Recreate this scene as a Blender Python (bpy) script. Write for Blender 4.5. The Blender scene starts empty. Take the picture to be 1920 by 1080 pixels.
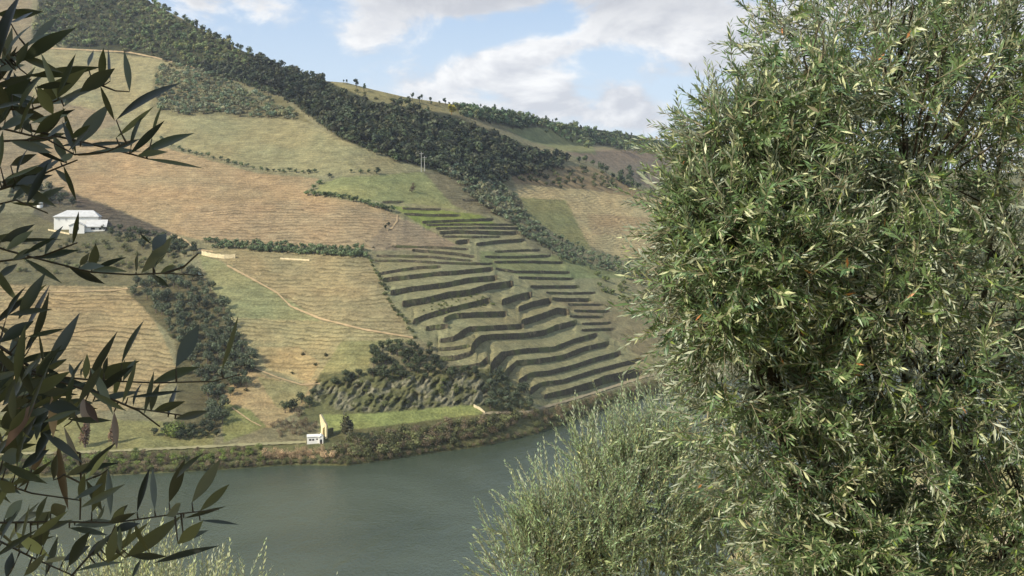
import bpy, math, random
import numpy as np
from mathutils import Vector

# ------------------------------------------------------------------ scene, camera, sky, sun
sc = bpy.context.scene
COL = sc.collection
F = 2059.0      # focal length in photo pixels (1920 wide)
HZ = 400.0      # horizon row
CH = 90.0       # camera height above the river
cam_d = bpy.data.cameras.new('camera'); cam = bpy.data.objects.new('camera', cam_d); COL.objects.link(cam)
cam.location = (0, 0, CH); cam.rotation_euler = (math.radians(90), 0, 0)
cam_d.sensor_width = 36; cam_d.lens = 36 * F / 1920; cam_d.shift_y = -(540 - HZ) / 1920
cam_d.clip_start = 0.05; cam_d.clip_end = 20000
sc.camera = cam
SUN_EL = 36.0; SUN_AZ = 233.0      # azimuth clockwise from +Y (north)
world = bpy.data.worlds.new('World'); sc.world = world; world.use_nodes = True
sun_d = bpy.data.lights.new('sun', 'SUN'); sun = bpy.data.objects.new('sun', sun_d); COL.objects.link(sun)
sun_d.energy = 4.2; sun_d.angle = math.radians(0.5); sun_d.color = (1.0, 0.93, 0.80)
_e, _a = math.radians(SUN_EL), math.radians(SUN_AZ)
SUNV = Vector((math.sin(_a) * math.cos(_e), math.cos(_a) * math.cos(_e), math.sin(_e)))
sun.rotation_euler = (-SUNV).to_track_quat('-Z', 'Y').to_euler()
sc.view_settings.view_transform = 'Standard'; sc.view_settings.look = 'None'
sc.view_settings.gamma = 1; sc.view_settings.exposure = 0.42
sc.render.engine = 'CYCLES'

class NT:
    """small helper for node trees"""
    def __init__(s, nt): s.nt = nt
    def n(s, t, inp=None, **kw):
        nd = s.nt.nodes.new(t)
        for k, v in kw.items(): setattr(nd, k, v)
        for k, v in (inp or {}).items():
            if hasattr(v, 'is_output') or isinstance(v, bpy.types.NodeSocket): s.nt.links.new(v, nd.inputs[k])
            else: nd.inputs[k].default_value = v
        return nd
    def math(s, op, a, b=0.0, c=None, clamp=False):
        d = {0: a, 1: b}
        if c is not None: d[2] = c
        return s.n('ShaderNodeMath', d, operation=op, use_clamp=clamp).outputs[0]
    def vmath(s, op, a, b): return s.n('ShaderNodeVectorMath', {0: a, 1: b}, operation=op)
    def mix(s, f, a, b, mode='MIX'):
        nd = s.nt.nodes.new('ShaderNodeMix'); nd.data_type = 'RGBA'; nd.blend_type = mode
        for i, v in ((0, f), (6, a), (7, b)):
            if isinstance(v, bpy.types.NodeSocket): s.nt.links.new(v, nd.inputs[i])
            else: nd.inputs[i].default_value = v if i == 0 else (*v[:3], 1)
        return nd.outputs[2]
    def ramp(s, f, stops):
        nd = s.n('ShaderNodeValToRGB', {0: f}); cr = nd.color_ramp
        while len(cr.elements) < len(stops): cr.elements.new(0.5)
        for e, (p, c) in zip(cr.elements, stops): e.position = p; e.color = (*c[:3], 1)
        return nd.outputs[0]
    def rng(s, v, a, b, c, d):
        return s.n('ShaderNodeMapRange', {0: v, 1: a, 2: b, 3: c, 4: d}).outputs[0]
    def noise(s, vec, scale, detail=4, rough=0.55, dist=0.0):
        return s.n('ShaderNodeTexNoise', {'Vector': vec, 'Scale': scale, 'Detail': detail, 'Roughness': rough, 'Distortion': dist}).outputs[0]
def lin(r, g, b, k=1.0):
    f = lambda c: ((c / 255 + 0.055) / 1.055) ** 2.4 if c > 10 else c / 255 / 12.92
    return (f(r) * k, f(g) * k, f(b) * k)

def build_world():
    nt = world.node_tree; nt.nodes.clear(); N = NT(nt)
    sky = N.n('ShaderNodeTexSky', sky_type='NISHITA', sun_disc=False, sun_elevation=math.radians(SUN_EL),
              sun_rotation=math.radians(SUN_AZ), altitude=100, air_density=1.0, dust_density=1.0, ozone_density=1.5)
    tc = N.n('ShaderNodeTexCoord').outputs['Generated']
    sep = N.n('ShaderNodeSeparateXYZ', {0: tc})
    az0 = N.math('ARCTAN2', sep.outputs[0], sep.outputs[1]); z0 = sep.outputs[2]
    def field(dx, dz):
        v = N.n('ShaderNodeCombineXYZ', {0: N.math('MULTIPLY', N.math('ADD', az0, dx), 9.0), 1: N.math('MULTIPLY', N.math('ADD', z0, dz), 17.0), 2: 3.1}).outputs[0]
        return N.noise(v, 0.9, 10, 0.60, 0.35)
    big = field(0, 0)
    dens = N.math('MULTIPLY', N.math('SUBTRACT', big, 0.48), 4.6)
    # cloud masses: (direction right, up in photo pixels), radii, weight
    masses = [(700, 58, 95, 34, .62), (1200, 18, 120, 46, 1.0), (850, 2, 190, 26, .95), (400, -4, 130, 26, .8), (1010, 60, 110, 40, .2), (960, 100, 70, 40, .45), (860, 130, 60, 36, .45), (1050, 92, 55, 22, .65),
              (960, 150, 50, 34, .8), (1040, 175, 50, 26, .45), (1190, 190, 90, 34, .6), (1330, 90, 110, 70, .3), (760, 160, 70, 30, .25), (1000, 212, 260, 26, .45), (1240, 235, 90, 26, .75), (1700, 0, 380, 120, .6),
              (480, 70, 120, 36, -.35), (880, 70, 55, 24, -.8), (1045, 38, 30, 30, -.5), (1170, 110, 100, 26, -.8), (930, 175, 40, 30, -.5), (1110, 150, 40, 30, -.5), (760, 95, 60, 30, -.5), (620, 130, 60, 30, -.1)]
    gl = None
    for (x, y, rx, ry, wt) in masses:
        dv = Vector(((x - 960) / F, 1, (HZ - y) / F)); a0 = math.atan2(dv.x, 1); e0 = dv.normalized().z
        az = N.math('MULTIPLY', N.math('SUBTRACT', az0, a0), F / rx); el = N.math('MULTIPLY', N.math('SUBTRACT', z0, e0), F / ry)
        r2 = N.math('ADD', N.math('MULTIPLY', az, az), N.math('MULTIPLY', el, el))
        dens = N.math('ADD', dens, N.math('MULTIPLY', N.math('EXPONENT', N.math('MULTIPLY', r2, -0.8)), wt))
    cover = N.rng(dens, 0.0, 0.66, 0.0, 1.0)
    cover = N.math('MULTIPLY', cover, cover); cover = N.math('SUBTRACT', 1.0, N.math('POWER', N.math('SUBTRACT', 1.0, cover), 1.6))
    # the side turned to the sun (left, above) is brighter
    edge = N.rng(N.math('SUBTRACT', big, field(-0.010, 0.009)), -0.07, 0.10, 0.0, 1.0)
    ccol = N.mix(edge, (0.86, 0.87, 0.91), (1.40, 1.38, 1.34))
    hi = N.rng(z0, 0.14, 0.20, 0.0, 0.85)
    ccol = N.mix(N.math('MULTIPLY', hi, N.rng(dens, 0.3, 0.9, 0.0, 1.0)), ccol, (0.68, 0.68, 0.71))
    haz = N.rng(z0, 0.05, 0.20, 0.70, 0.12)
    bg1 = N.n('ShaderNodeBackground', {0: N.mix(haz, N.mix(0.5, sky.outputs[0], (4.0, 6.0, 9.2)), (8.8, 9.9, 10.4)), 1: 0.088})
    bg2 = N.n('ShaderNodeBackground', {0: ccol, 1: 0.65})
    mx = N.n('ShaderNodeMixShader', {0: N.math('MULTIPLY', cover, 0.93), 1: bg1.outputs[0], 2: bg2.outputs[0]})
    out = N.n('ShaderNodeOutputWorld', {0: mx.outputs[0]})
build_world()

# ------------------------------------------------------------------ helpers
R = np.random.RandomState(7)
random.seed(7)
def P(px, py, d):
    """photo direction and depth -> world point"""
    return np.array([(px - 960) * d / F, d, CH - (py - HZ) * d / F])
def _hash(ix, iy, seed):
    h = (ix * 374761393 + iy * 668265263 + seed * 2147483647) & 0xffffffff
    h = ((h ^ (h >> 13)) * 1274126177) & 0xffffffff
    return ((h ^ (h >> 16)) & 0xffff) / 65535.0
def vnoise(x, y, seed=0):
    x = np.asarray(x, float); y = np.asarray(y, float)
    ix = np.floor(x).astype(np.int64); iy = np.floor(y).astype(np.int64); fx = x - ix; fy = y - iy
    fx = fx * fx * (3 - 2 * fx); fy = fy * fy * (3 - 2 * fy)
    a = _hash(ix, iy, seed); b = _hash(ix + 1, iy, seed); c = _hash(ix, iy + 1, seed); d = _hash(ix + 1, iy + 1, seed)
    return (a * (1 - fx) + b * fx) * (1 - fy) + (c * (1 - fx) + d * fx) * fy
def fbm(x, y, o=4, seed=0):
    s = 0; a = 0.5; t = 0
    for i in range(o): s = s + a * vnoise(x * 2 ** i, y * 2 ** i, seed + i * 17); t += a; a *= 0.5
    return s / t
def sstep(a, b, x): t = np.clip((x - a) / (b - a), 0, 1); return t * t * (3 - 2 * t)

def tag(o, label=None, cat=None, group=None, kind=None):
    if label: o['label'] = label
    if cat: o['category'] = cat
    if group: o['group'] = group
    if kind: o['kind'] = kind
    return o
def mesh_data(name, V, Q, mat, col=None, smooth=False):
    """V (n,3); Q (m,k) int array of equal-sized faces, or a list of face tuples"""
    me = bpy.data.meshes.new(name)
    V = np.asarray(V, np.float32)
    if isinstance(Q, np.ndarray):
        k = Q.shape[1]; m = len(Q)
        me.vertices.add(len(V)); me.vertices.foreach_set('co', V.ravel())
        me.loops.add(m * k); me.loops.foreach_set('vertex_index', Q.astype(np.int32).ravel())
        me.polygons.add(m); me.polygons.foreach_set('loop_start', np.arange(0, m * k, k, dtype=np.int32))
        me.update(calc_edges=True)
    else:
        me.from_pydata([tuple(map(float, v)) for v in V], [], [tuple(q) for q in Q]); me.update()
    if col is not None:
        at = me.color_attributes.new('Col', 'FLOAT_COLOR', 'POINT')
        c4 = np.ones((len(V), 4), np.float32); c4[:, :3] = col; at.data.foreach_set('color', c4.ravel())
    if smooth: me.polygons.foreach_set('use_smooth', np.ones(len(me.polygons), bool))
    me.materials.append(mat)
    return me
def obj(name, me, parent=None, loc=None):
    o = bpy.data.objects.new(name, me); COL.objects.link(o)
    if parent: o.parent = parent
    if loc is not None: o.location = loc
    return o
def empty(name, loc, rz=0):
    o = bpy.data.objects.new(name, None); COL.objects.link(o); o.location = loc; o.rotation_euler = (0, 0, rz); o.empty_display_size = 0.3
    return o
class MB:
    """collects solid shapes into one mesh"""
    def __init__(s): s.V = []; s.Q = []
    def add(s, V, Q):
        b = len(s.V); s.V += [tuple(v) for v in V]; s.Q += [tuple(i + b for i in q) for q in Q]; return s
    def box(s, a, b):
        x0, y0, z0 = a; x1, y1, z1 = b
        return s.add([(x0, y0, z0), (x1, y0, z0), (x1, y1, z0), (x0, y1, z0), (x0, y0, z1), (x1, y0, z1), (x1, y1, z1), (x0, y1, z1)],
                     [(0, 3, 2, 1), (4, 5, 6, 7), (0, 1, 5, 4), (1, 2, 6, 5), (2, 3, 7, 6), (3, 0, 4, 7)])
    def prism(s, pts, y0, y1):
        """outline in x,z extruded along y"""
        n = len(pts)
        return s.add([(x, y0, z) for x, z in pts] + [(x, y1, z) for x, z in pts],
                     [tuple(range(n)), tuple(range(2 * n - 1, n - 1, -1))] + [(i, i + n, (i + 1) % n + n, (i + 1) % n) for i in range(n)])
    def tube(s, pts, rad, k=6):
        pts = [Vector(p) for p in pts]; b = len(s.V); n = len(pts)
        for i, p in enumerate(pts):
            t = (pts[min(i + 1, n - 1)] - pts[max(i - 1, 0)]).normalized()
            u = t.cross(Vector((0.3, 0.2, 1)) if abs(t.z) < 0.9 else Vector((1, 0.1, 0))).normalized(); w = t.cross(u)
            r = rad[i] if hasattr(rad, '__len__') else rad
            for j in range(k):
                a = 2 * math.pi * j / k; s.V.append(tuple(p + (u * math.cos(a) + w * math.sin(a)) * r))
        for i in range(n - 1):
            for j in range(k): s.Q.append((b + i * k + j, b + i * k + (j + 1) % k, b + (i + 1) * k + (j + 1) % k, b + (i + 1) * k + j))
        s.Q.append(tuple(b + j for j in range(k))[::-1]); s.Q.append(tuple(b + (n - 1) * k + j for j in range(k)))
        return s
    def data(s, name, mat, smooth=False): return mesh_data(name, s.V, s.Q, mat, None, smooth)
    def build(s, name, mat, parent=None, smooth=False): return obj(name, s.data(name, mat, smooth), parent)

# ------------------------------------------------------------------ materials
def mat_new(name):
    m = bpy.data.materials.new(name); m.use_nodes = True; m.node_tree.nodes.clear(); return m, NT(m.node_tree)
def finish(N, shader): N.n('ShaderNodeOutputMaterial', {0: shader})
def simple(name, c, var=0.15, scale=1.0, rough=0.8, bump=0.0, bscale=4.0, c2=None):
    m, N = mat_new(name)
    g = N.n('ShaderNodeNewGeometry').outputs['Position']
    n1 = N.noise(g, scale, 6, 0.62)
    f = N.rng(n1, 0.3, 0.7, 0, 1)
    lo = tuple(x * (1 - var) for x in c); hi = c2 or tuple(min(1, x * (1 + var)) for x in c)
    col = N.mix(f, lo, hi)
    b = N.n('ShaderNodeBsdfPrincipled', {'Base Color': col, 'Roughness': rough, 'Specular IOR Level': 0.25})
    if bump:
        bn = N.n('ShaderNodeBump', {'Height': N.noise(g, bscale, 6, 0.6), 'Distance': bump, 'Strength': 1.0})
        N.nt.links.new(bn.outputs[0], b.inputs['Normal'])
    finish(N, b.outputs[0]); return m

def mat_terrain():
    m, N = mat_new('hillside_ground')
    pos = N.n('ShaderNodeNewGeometry').outputs['Position']
    a = N.n('ShaderNodeAttribute', attribute_name='Col').outputs['Color']
    rowm = N.n('ShaderNodeAttribute', attribute_name='Rows')   # r: strength of vine rows and their painted shade, g: rock
    sp = N.n('ShaderNodeSeparateColor', {0: rowm.outputs['Color']})
    sep = N.n('ShaderNodeSeparateXYZ', {0: pos})
    z = sep.outputs[2]
    big = N.noise(pos, 0.02, 4, 0.55); mid = N.noise(pos, 0.16, 7, 0.65); fine = N.noise(pos, 0.9, 6, 0.75)
    # contour rows: cut banks along the height lines, their shade painted as dark stripes
    zz = N.math('ADD', z, N.math('MULTIPLY', N.math('SUBTRACT', big, 0.5), 9.0))
    zz = N.math('ADD', zz, N.math('MULTIPLY', N.math('SUBTRACT', mid, 0.5), 1.6))
    fr = N.math('FRACT', N.math('DIVIDE', zz, 1.55))
    tri = N.math('ABSOLUTE', N.math('SUBTRACT', N.math('MULTIPLY', fr, 2.0), 1.0))
    brk = N.rng(N.noise(N.vmath('MULTIPLY', pos, (1, 1, 3)).outputs[0], 0.045, 5, 0.6), 0.40, 0.60, 0.35, 1.0)
    line = N.math('MULTIPLY', N.rng(tri, 0.45, 0.95, 0.0, 1.0), N.math('MULTIPLY', sp.outputs[0], brk))
    c = N.mix(N.rng(mid, 0.25, 0.75, 0, 1), (0.62, 0.62, 0.62), (1.36, 1.34, 1.30))
    base = N.mix(1.0, a, c, 'MULTIPLY')
    c2 = N.mix(N.rng(fine, 0.3, 0.7, 0, 1), (0.55, 0.58, 0.56), (1.46, 1.42, 1.36))
    base = N.mix(1.0, base, c2, 'MULTIPLY')
    row_shade = N.mix(1.0, base, (0.40, 0.41, 0.38), 'MULTIPLY')
    base = N.mix(line, base, row_shade)
    rock = N.mix(N.rng(N.noise(N.vmath('MULTIPLY', pos, (1.0, 0.3, 0.45)).outputs[0], 0.55, 7, 0.7, 1.0), 0.38, 0.62, 0, 1), lin(80, 84, 58, .8), lin(164, 156, 128, .8))
    base = N.mix(sp.outputs[1], base, rock)
    h = N.math('ADD', N.math('MULTIPLY', N.math('SUBTRACT', 0.0, tri), N.math('MULTIPLY', sp.outputs[0], 0.7)), N.math('ADD', N.math('MULTIPLY', fine, 0.8), N.math('MULTIPLY', mid, 2.0)))
    bn = N.n('ShaderNodeBump', {'Height': h, 'Distance': 0.8, 'Strength': 0.9})
    b = N.n('ShaderNodeBsdfPrincipled', {'Base Color': base, 'Roughness': 0.95, 'Specular IOR Level': 0.1, 'Normal': bn.outputs[0]})
    finish(N, b.outputs[0]); return m
M_TER = mat_terrain()

def mat_water():
    m, N = mat_new('river_water')
    pos = N.n('ShaderNodeNewGeometry').outputs['Position']
    p1 = N.vmath('MULTIPLY', pos, (1.0, 0.45, 1.0)).outputs[0]
    n1 = N.noise(p1, 1.3, 4, 0.6, 0.4); n2 = N.noise(p1, 0.12, 3, 0.5, 0.6); n3 = N.noise(pos, 0.012, 3, 0.5, 1.0)
    h = N.math('ADD', N.math('MULTIPLY', n1, 0.30), N.math('MULTIPLY', n2, 0.5))
    bn = N.n('ShaderNodeBump', {'Height': h, 'Distance': 1.0, 'Strength': 0.75})
    c = N.mix(N.rng(n3, 0.35, 0.65, 0, 1), lin(70, 80, 64, .8), lin(86, 95, 77, .8))
    ro = N.rng(n3, 0.35, 0.65, 0.08, 0.22)
    b = N.n('ShaderNodeBsdfPrincipled', {'Base Color': c, 'Roughness': ro, 'IOR': 1.33, 'Specular IOR Level': 0.45, 'Normal': bn.outputs[0]})
    finish(N, b.outputs[0]); return m
M_WAT = mat_water()

def mat_foliage(name, tint=(1, 1, 1), rand=0.35, transl=0.25, under=None, rough=0.6, spec=0.3):
    m, N = mat_new(name)
    a = N.n('ShaderNodeAttribute', attribute_name='Col').outputs['Color']
    r = N.n('ShaderNodeObjectInfo').outputs['Random']
    c = N.mix(1.0, a, tint, 'MULTIPLY')
    k = N.rng(r, 0, 1, 1 - rand, 1 + rand)
    kc = N.n('ShaderNodeCombineColor', {0: k, 1: k, 2: k}).outputs[0]
    c = N.mix(1.0, c, kc, 'MULTIPLY')
    if under:
        bf = N.n('ShaderNodeNewGeometry').outputs['Backfacing']
        cu = N.mix(0.7, c, under)
        c = N.mix(bf, c, cu)
    d = N.n('ShaderNodeBsdfPrincipled', {'Base Color': c, 'Roughness': rough, 'Specular IOR Level': spec})
    t = N.n('ShaderNodeBsdfTranslucent', {0: c})
    mx = N.n('ShaderNodeMixShader', {0: transl, 1: d.outputs[0], 2: t.outputs[0]})
    finish(N, mx.outputs[0]); return m
M_FOL = mat_foliage('far_foliage')
M_BARK = simple('bark', (0.13, 0.10, 0.075), 0.35, 3.0, 0.9)
def mat_stone():
    m, N = mat_new('schist_stone'); pos = N.n('ShaderNodeNewGeometry').outputs['Position']
    a = N.rng(N.noise(pos, 1.1, 7, .7), .3, .7, 0, 1); c = N.mix(a, lin(54, 50, 40), lin(112, 102, 78))
    weed = N.rng(N.noise(pos, .11, 5, .6), .50, .62, 0, .8); c = N.mix(weed, c, lin(104, 106, 66))
    pale = N.rng(N.noise(N.vmath('ADD', pos, (40, 9, 3)).outputs[0], .16, 5, .6), .58, .66, 0, .7); c = N.mix(pale, c, lin(140, 126, 94))
    bn = N.n('ShaderNodeBump', {'Height': N.noise(pos, 1.6, 6, .65), 'Distance': .4})
    b = N.n('ShaderNodeBsdfPrincipled', {'Base Color': c, 'Roughness': .95, 'Specular IOR Level': .2, 'Normal': bn.outputs[0]}); finish(N, b.outputs[0]); return m
M_STONE = mat_stone()
M_PALEST = simple('pale_stone', lin(214, 196, 156), 0.25, 0.8, 0.9, 0.1, 2)
M_RUIN = simple('ruin_plaster', lin(226, 206, 160), 0.22, 0.7, 0.9, 0.1, 2)
M_PLASTER = simple('white_plaster', (0.82, 0.80, 0.73), 0.06, 0.4, 0.8)
M_ROOF = simple('pale_roof', (0.54, 0.53, 0.50), 0.16, 0.5, 0.7)
M_DARK = simple('dark_opening', (0.02, 0.02, 0.02), 0.3, 1.0, 0.6)
M_DIRT = simple('dirt_track', lin(190, 164, 122, .72), 0.22, 0.35, 0.95, 0.1, 2)
M_POLE = simple('pale_concrete', (0.36, 0.35, 0.31), 0.15, 1.0, 0.8)

# ------------------------------------------------------------------ hillside across the river
def curve(pts):
    xs = np.array([p[0] for p in pts], float); ys = np.array([p[1] for p in pts], float)
    return lambda x: np.interp(x, xs, ys)
shore = curve([(-1400, 915), (0, 897), (200, 892), (400, 882), (540, 872), (650, 873), (720, 864), (800, 851), (900, 838), (1000, 815), (1060, 795), (1150, 762), (1290, 725), (1500, 692), (2000, 652), (3400, 610)])
skyl = curve([(-1400, -60), (-400, -130), (0, -75), (200, -32), (262, -6), (300, 14), (340, 34), (400, 68), (450, 93), (500, 116), (560, 140), (610, 152), (650, 155), (700, 168), (760, 182), (850, 196), (930, 208), (1020, 225), (1100, 240), (1180, 252), (1280, 270), (1500, 300), (2000, 330), (3400, 350)])
# steepness of the ground, by place
SL = [(-600, 870, .25), (-600, 500, .4), (-600, 0, .48), (0, 870, .22), (200, 860, .2), (200, 780, .25), (100, 600, .4), (100, 420, .35), (100, 200, .45), (100, 0, .5), (400, 850, .2), (400, 700, .4), (500, 780, .35),
      (500, 600, .42), (550, 480, .38), (450, 350, .36), (600, 250, .4), (350, 180, .45), (350, 60, .5), (600, 850, .35), (650, 820, .12), (750, 790, .10), (750, 740, .95), (850, 730, .95), (720, 680, .5), (850, 800, .12), (850, 840, .5),
      (850, 620, .26), (1000, 680, .24), (900, 520, .26), (1100, 600, .25), (1150, 690, .22), (950, 790, .45), (1000, 560, .25), (800, 420, .33), (950, 420, .3), (800, 300, .42), (700, 200, .42), (1000, 250, .4),
      (1100, 420, .36), (1100, 300, .34), (1250, 420, .34), (1200, 240, .32), (1200, 560, .25), (1250, 720, .35), (1100, 760, .4), (1600, 600, .3), (1600, 350, .3), (2600, 500, .3), (2600, 350, .25)]
SLa = np.array(SL, float)
def slope_at(px, py):
    sh = np.broadcast(px, py).shape; num = np.zeros(sh); den = np.zeros(sh)
    for x, y, s in SL:
        w = np.exp(-((px - x) ** 2 / (2 * 95.0 ** 2) + (py - y) ** 2 / (2 * 62.0 ** 2))) + 1e-7 / (1 + ((px - x) ** 2 + (py - y) ** 2) / 1e4)
        num += w * s; den += w
    return num / den
GULLY = [(curve([(840, 312), (900, 352), (950, 385), (1000, 425), (1080, 478), (1180, 505), (1300, 520), (3400, 520)]), curve([(880, 0), (1340, .11), (3400, .14)])),
         (curve([(960, 285), (1060, 292), (1130, 322), (1230, 372), (1290, 400), (3400, 420)]), curve([(960, 0), (1340, .20), (3400, .24)])),
         (curve([(560, 190), (700, 200), (850, 222), (930, 250), (1000, 276), (1060, 284), (3400, 300)]), curve([(640, 0), (1340, .09), (3400, .1)]))]

S27 = lambda L: [(650 + p[0] / 2.7, 350 + p[1] / 2.7, (p[2] if len(p) > 2 else None)) for p in L]
def W(t, *pts):
    o = []
    for x, y, tt in S27(pts): o.append((x, y + .06 * (tt if tt else t) / 2.7, .86 * (tt if tt else t) / 2.7))
    return o
WALLS = [
 W(40, (1000, 1052, 22), (1120, 1022, 30), (1240, 985), (1300, 958, 42), (1400, 935, 46), (1496, 912, 40)),
 W(20, (930, 1015, 44), (985, 990), (1100, 975), (1240, 930), (1390, 890), (1500, 865)),
 W(22, (870, 975, 50), (930, 940), (1030, 930), (1150, 900), (1240, 870), (1390, 830)),
 W(24, (800, 930, 56), (830, 905, 40), (860, 880), (980, 870), (1100, 850), (1200, 810), (1330, 780)),
 W(22, (722, 905, 40), (745, 870, 70), (780, 835, 62), (815, 832, 24), (900, 820), (1050, 810), (1150, 770), (1270, 738)),
 W(28, (630, 800, 50), (655, 765, 60), (680, 752, 42), (715, 748), (760, 745), (900, 740), (1000, 725), (1060, 700), (1165, 672)),
 W(24, (470, 772, 16), (540, 758), (590, 722, 40), (620, 708), (700, 705), (900, 693)),
 W(34, (885, 672), (960, 650), (1070, 610), (1130, 620)),
 W(26, (490, 662, 30), (540, 642), (650, 635), (815, 630)),
 W(30, (870, 606), (940, 580), (1040, 560)),
 W(34, (785, 570), (860, 545), (940, 530)),
 W(22, (400, 707), (450, 700), (515, 694)),
 W(14, (465, 816), (540, 810), (622, 798)),
 W(22, (455, 862), (560, 853), (620, 835), (655, 812)),
 W(18, (500, 912), (600, 905), (675, 892), (718, 852, 44)),
 W(26, (335, 672), (400, 645), (500, 615), (600, 592), (730, 560)),
 W(32, (280, 578), (400, 560), (520, 530), (620, 520), (720, 490), (845, 475)),
 W(26, (222, 525), (330, 505), (500, 485), (620, 460), (765, 448)),
 W(20, (182, 462), (300, 450), (440, 432), (560, 425), (650, 415), (745, 405)),
 W(11, (160, 436), (250, 420), (370, 403), (480, 400)),
 W(8, (140, 370), (300, 370), (460, 380), (620, 385), (740, 386)),
 W(11, (330, 316), (450, 325), (560, 335), (650, 350)),
 W(10, (755, 410), (850, 425), (1000, 427), (1130, 430)),
 W(9, (745, 377), (900, 375), (1100, 380)),
 W(13, (930, 500), (1050, 500), (1180, 500)),
 W(15, (1040, 560), (1100, 565), (1240, 565)),
 W(10, (1150, 622), (1250, 625), (1330, 625)),
 W(9, (1130, 652), (1300, 655)),
 W(9, (1190, 690), (1340, 685)),
 W(11, (380, 175), (560, 166), (745, 160)),
 W(9, (290, 132), (420, 140), (580, 140)),
 W(7, (280, 106), (400, 110), (480, 112)),
 W(8, (180, 73), (290, 72)),
 W(10, (450, 206), (700, 203), (885, 206)),
 W(16, (470, 226), (560, 220), (760, 226), (870, 226)),
 W(14, (655, 285), (760, 272), (905, 262)),
 W(20, (550, 272), (625, 265)),
 W(9, (700, 350), (850, 352), (1035, 345)),
 W(7, (750, 325), (900, 318), (980, 318)),
 W(8, (585, 62), (700, 65)),
 W(8, (150, 345), (420, 350), (640, 372)),
 W(9, (870, 455), (1000, 459), (1150, 462)),
 W(8, (1010, 532), (1130, 536), (1260, 533)),
 W(7, (1120, 592), (1300, 594)),
 W(7, (400, 190), (600, 187), (860, 189)),
 W(7, (480, 247), (640, 250), (780, 250)),
 W(8, (230, 298), (450, 303), (620, 312)),
 W(9, (1190, 722), (1360, 715)),
]
NW = len(WALLS)
def wall_interval(w, x):
    xs = [p[0] for p in w]
    if x < xs[0] or x > xs[-1]: return None
    t = np.interp(x, xs, [p[1] for p in w]); th = np.interp(x, xs, [p[2] for p in w])
    e = min((x - xs[0]) / 7.0, (xs[-1] - x) / 7.0, 1.0)
    return t, t + th, max(e, 0.02)
def column(px, NR=470):
    """rows of one column of the hillside: py and depth, shore to skyline"""
    ps, pk = float(shore(px)), float(skyl(px))
    py = np.linspace(ps, pk, NR)
    s = slope_at(np.full(NR, px), py)
    # low cut bank at the water
    s = s + 0.5 * np.exp(-((py - ps) / 10.0) ** 2)
    T = (py - HZ) / F
    dT = -np.diff(T)
    g = 1.0 / np.maximum(s + T, 0.09)
    L = np.log(CH * F / (ps - HZ)) + np.concatenate([[0], np.cumsum(dT * 0.5 * (g[1:] + g[:-1]))])
    for line, J in GULLY:
        j = float(J(px)); l = float(line(px))
        if j > 0: L = L + j * sstep(0, 14, l - py)
    return py, L
PXC = np.concatenate([np.arange(-1400, -60, 32), np.arange(-60, 1340, 2.5), np.arange(1340, 3400, 32)])
NR = 470
COLS_PY = []; COLS_L = []
for px in PXC:
    py, L = column(px, NR)
    COLS_PY.append(py); COLS_L.append(L)
PY = np.array(COLS_PY); LB = np.array(COLS_L)
PXG = np.repeat(PXC[:, None], NR, 1)
# gentle natural relief
LB = LB + 0.006 * (fbm(PXG / 90, PY / 60, 4, 3) - 0.5) * sstep(0, 40, PY[:, :1] - PY)
def in_poly(px, py, poly):
    px = np.asarray(px); py = np.asarray(py); r = np.zeros(np.broadcast(px, py).shape, bool); n = len(poly)
    for i in range(n):
        x1, y1 = poly[i]; x2, y2 = poly[(i + 1) % n]
        if y1 == y2: continue
        c = ((y1 > py) != (y2 > py)) & (px < (x2 - x1) * (py - y1) / (y2 - y1) + x1)
        r ^= c
    return r
def soft(px, py, poly, blur=3.0):
    """polygon mask with ragged edges"""
    s = 0
    for k in range(5):
        s = s + in_poly(px + (fbm(px / 9, py / 6, 3, 40 + k) - .5) * blur * 5, py + (fbm(px / 9, py / 6, 3, 50 + k) - .5) * blur * 4, poly)
    return s / 5.0
CLIFF = [(590, 715), (680, 712), (760, 705), (850, 695), (900, 700), (915, 740), (905, 757), (800, 765), (700, 772), (640, 770), (590, 750)]
clm = soft(PXG, PY, CLIFF, 3)
rib = np.abs(((PXG * 1.0 + (PY - 740) * 0.75) / 17.0 + 1.6 * fbm(PXG / 22, PY / 22, 3, 9)) % 1.0 - 0.5) * 2
LB = LB + clm * (0.0035 * (rib - 0.5) + 0.020 * (fbm((PXG + PY * .6) / 9, (PY - PXG * .2) / 16, 5, 21) - 0.5))
# stepped terraces held by the walls
LT = LB.copy()
for c, px in enumerate(PXC):
    iv = []
    for w in WALLS:
        r = wall_interval(w, px)
        if r: iv.append(r)
    if not iv: continue
    iv.sort(key=lambda r: -r[0])
    kx = []; kl = []
    pyc = PY[c][::-1]; lc = LB[c][::-1]          # increasing py
    top_prev = None
    for (t, b, e) in iv:
        cpy = 0.5 * (t + b) + .5; hl = (0.5 * (b - t) + .8) * e
        lcv = np.interp(cpy, pyc, lc); dl = hl / F / 4.0
        if kx and cpy + hl >= kx[-1] - 0.5: continue
        if not kx:
            kx.append(cpy + hl + 14); kl.append(np.interp(cpy + hl + 14, pyc, lc))
        kx += [cpy + hl, cpy - hl]; kl += [lcv - dl, lcv + dl]
    kx.append(kx[-1] - 14); kl.append(np.interp(kx[-1], pyc, lc))
    kx = np.array(kx)[::-1]; kl = np.array(kl)[::-1]
    m = (PY[c] >= kx[0]) & (PY[c] <= kx[-1])
    LT[c][m] = np.interp(PY[c][m], kx, kl)
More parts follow.
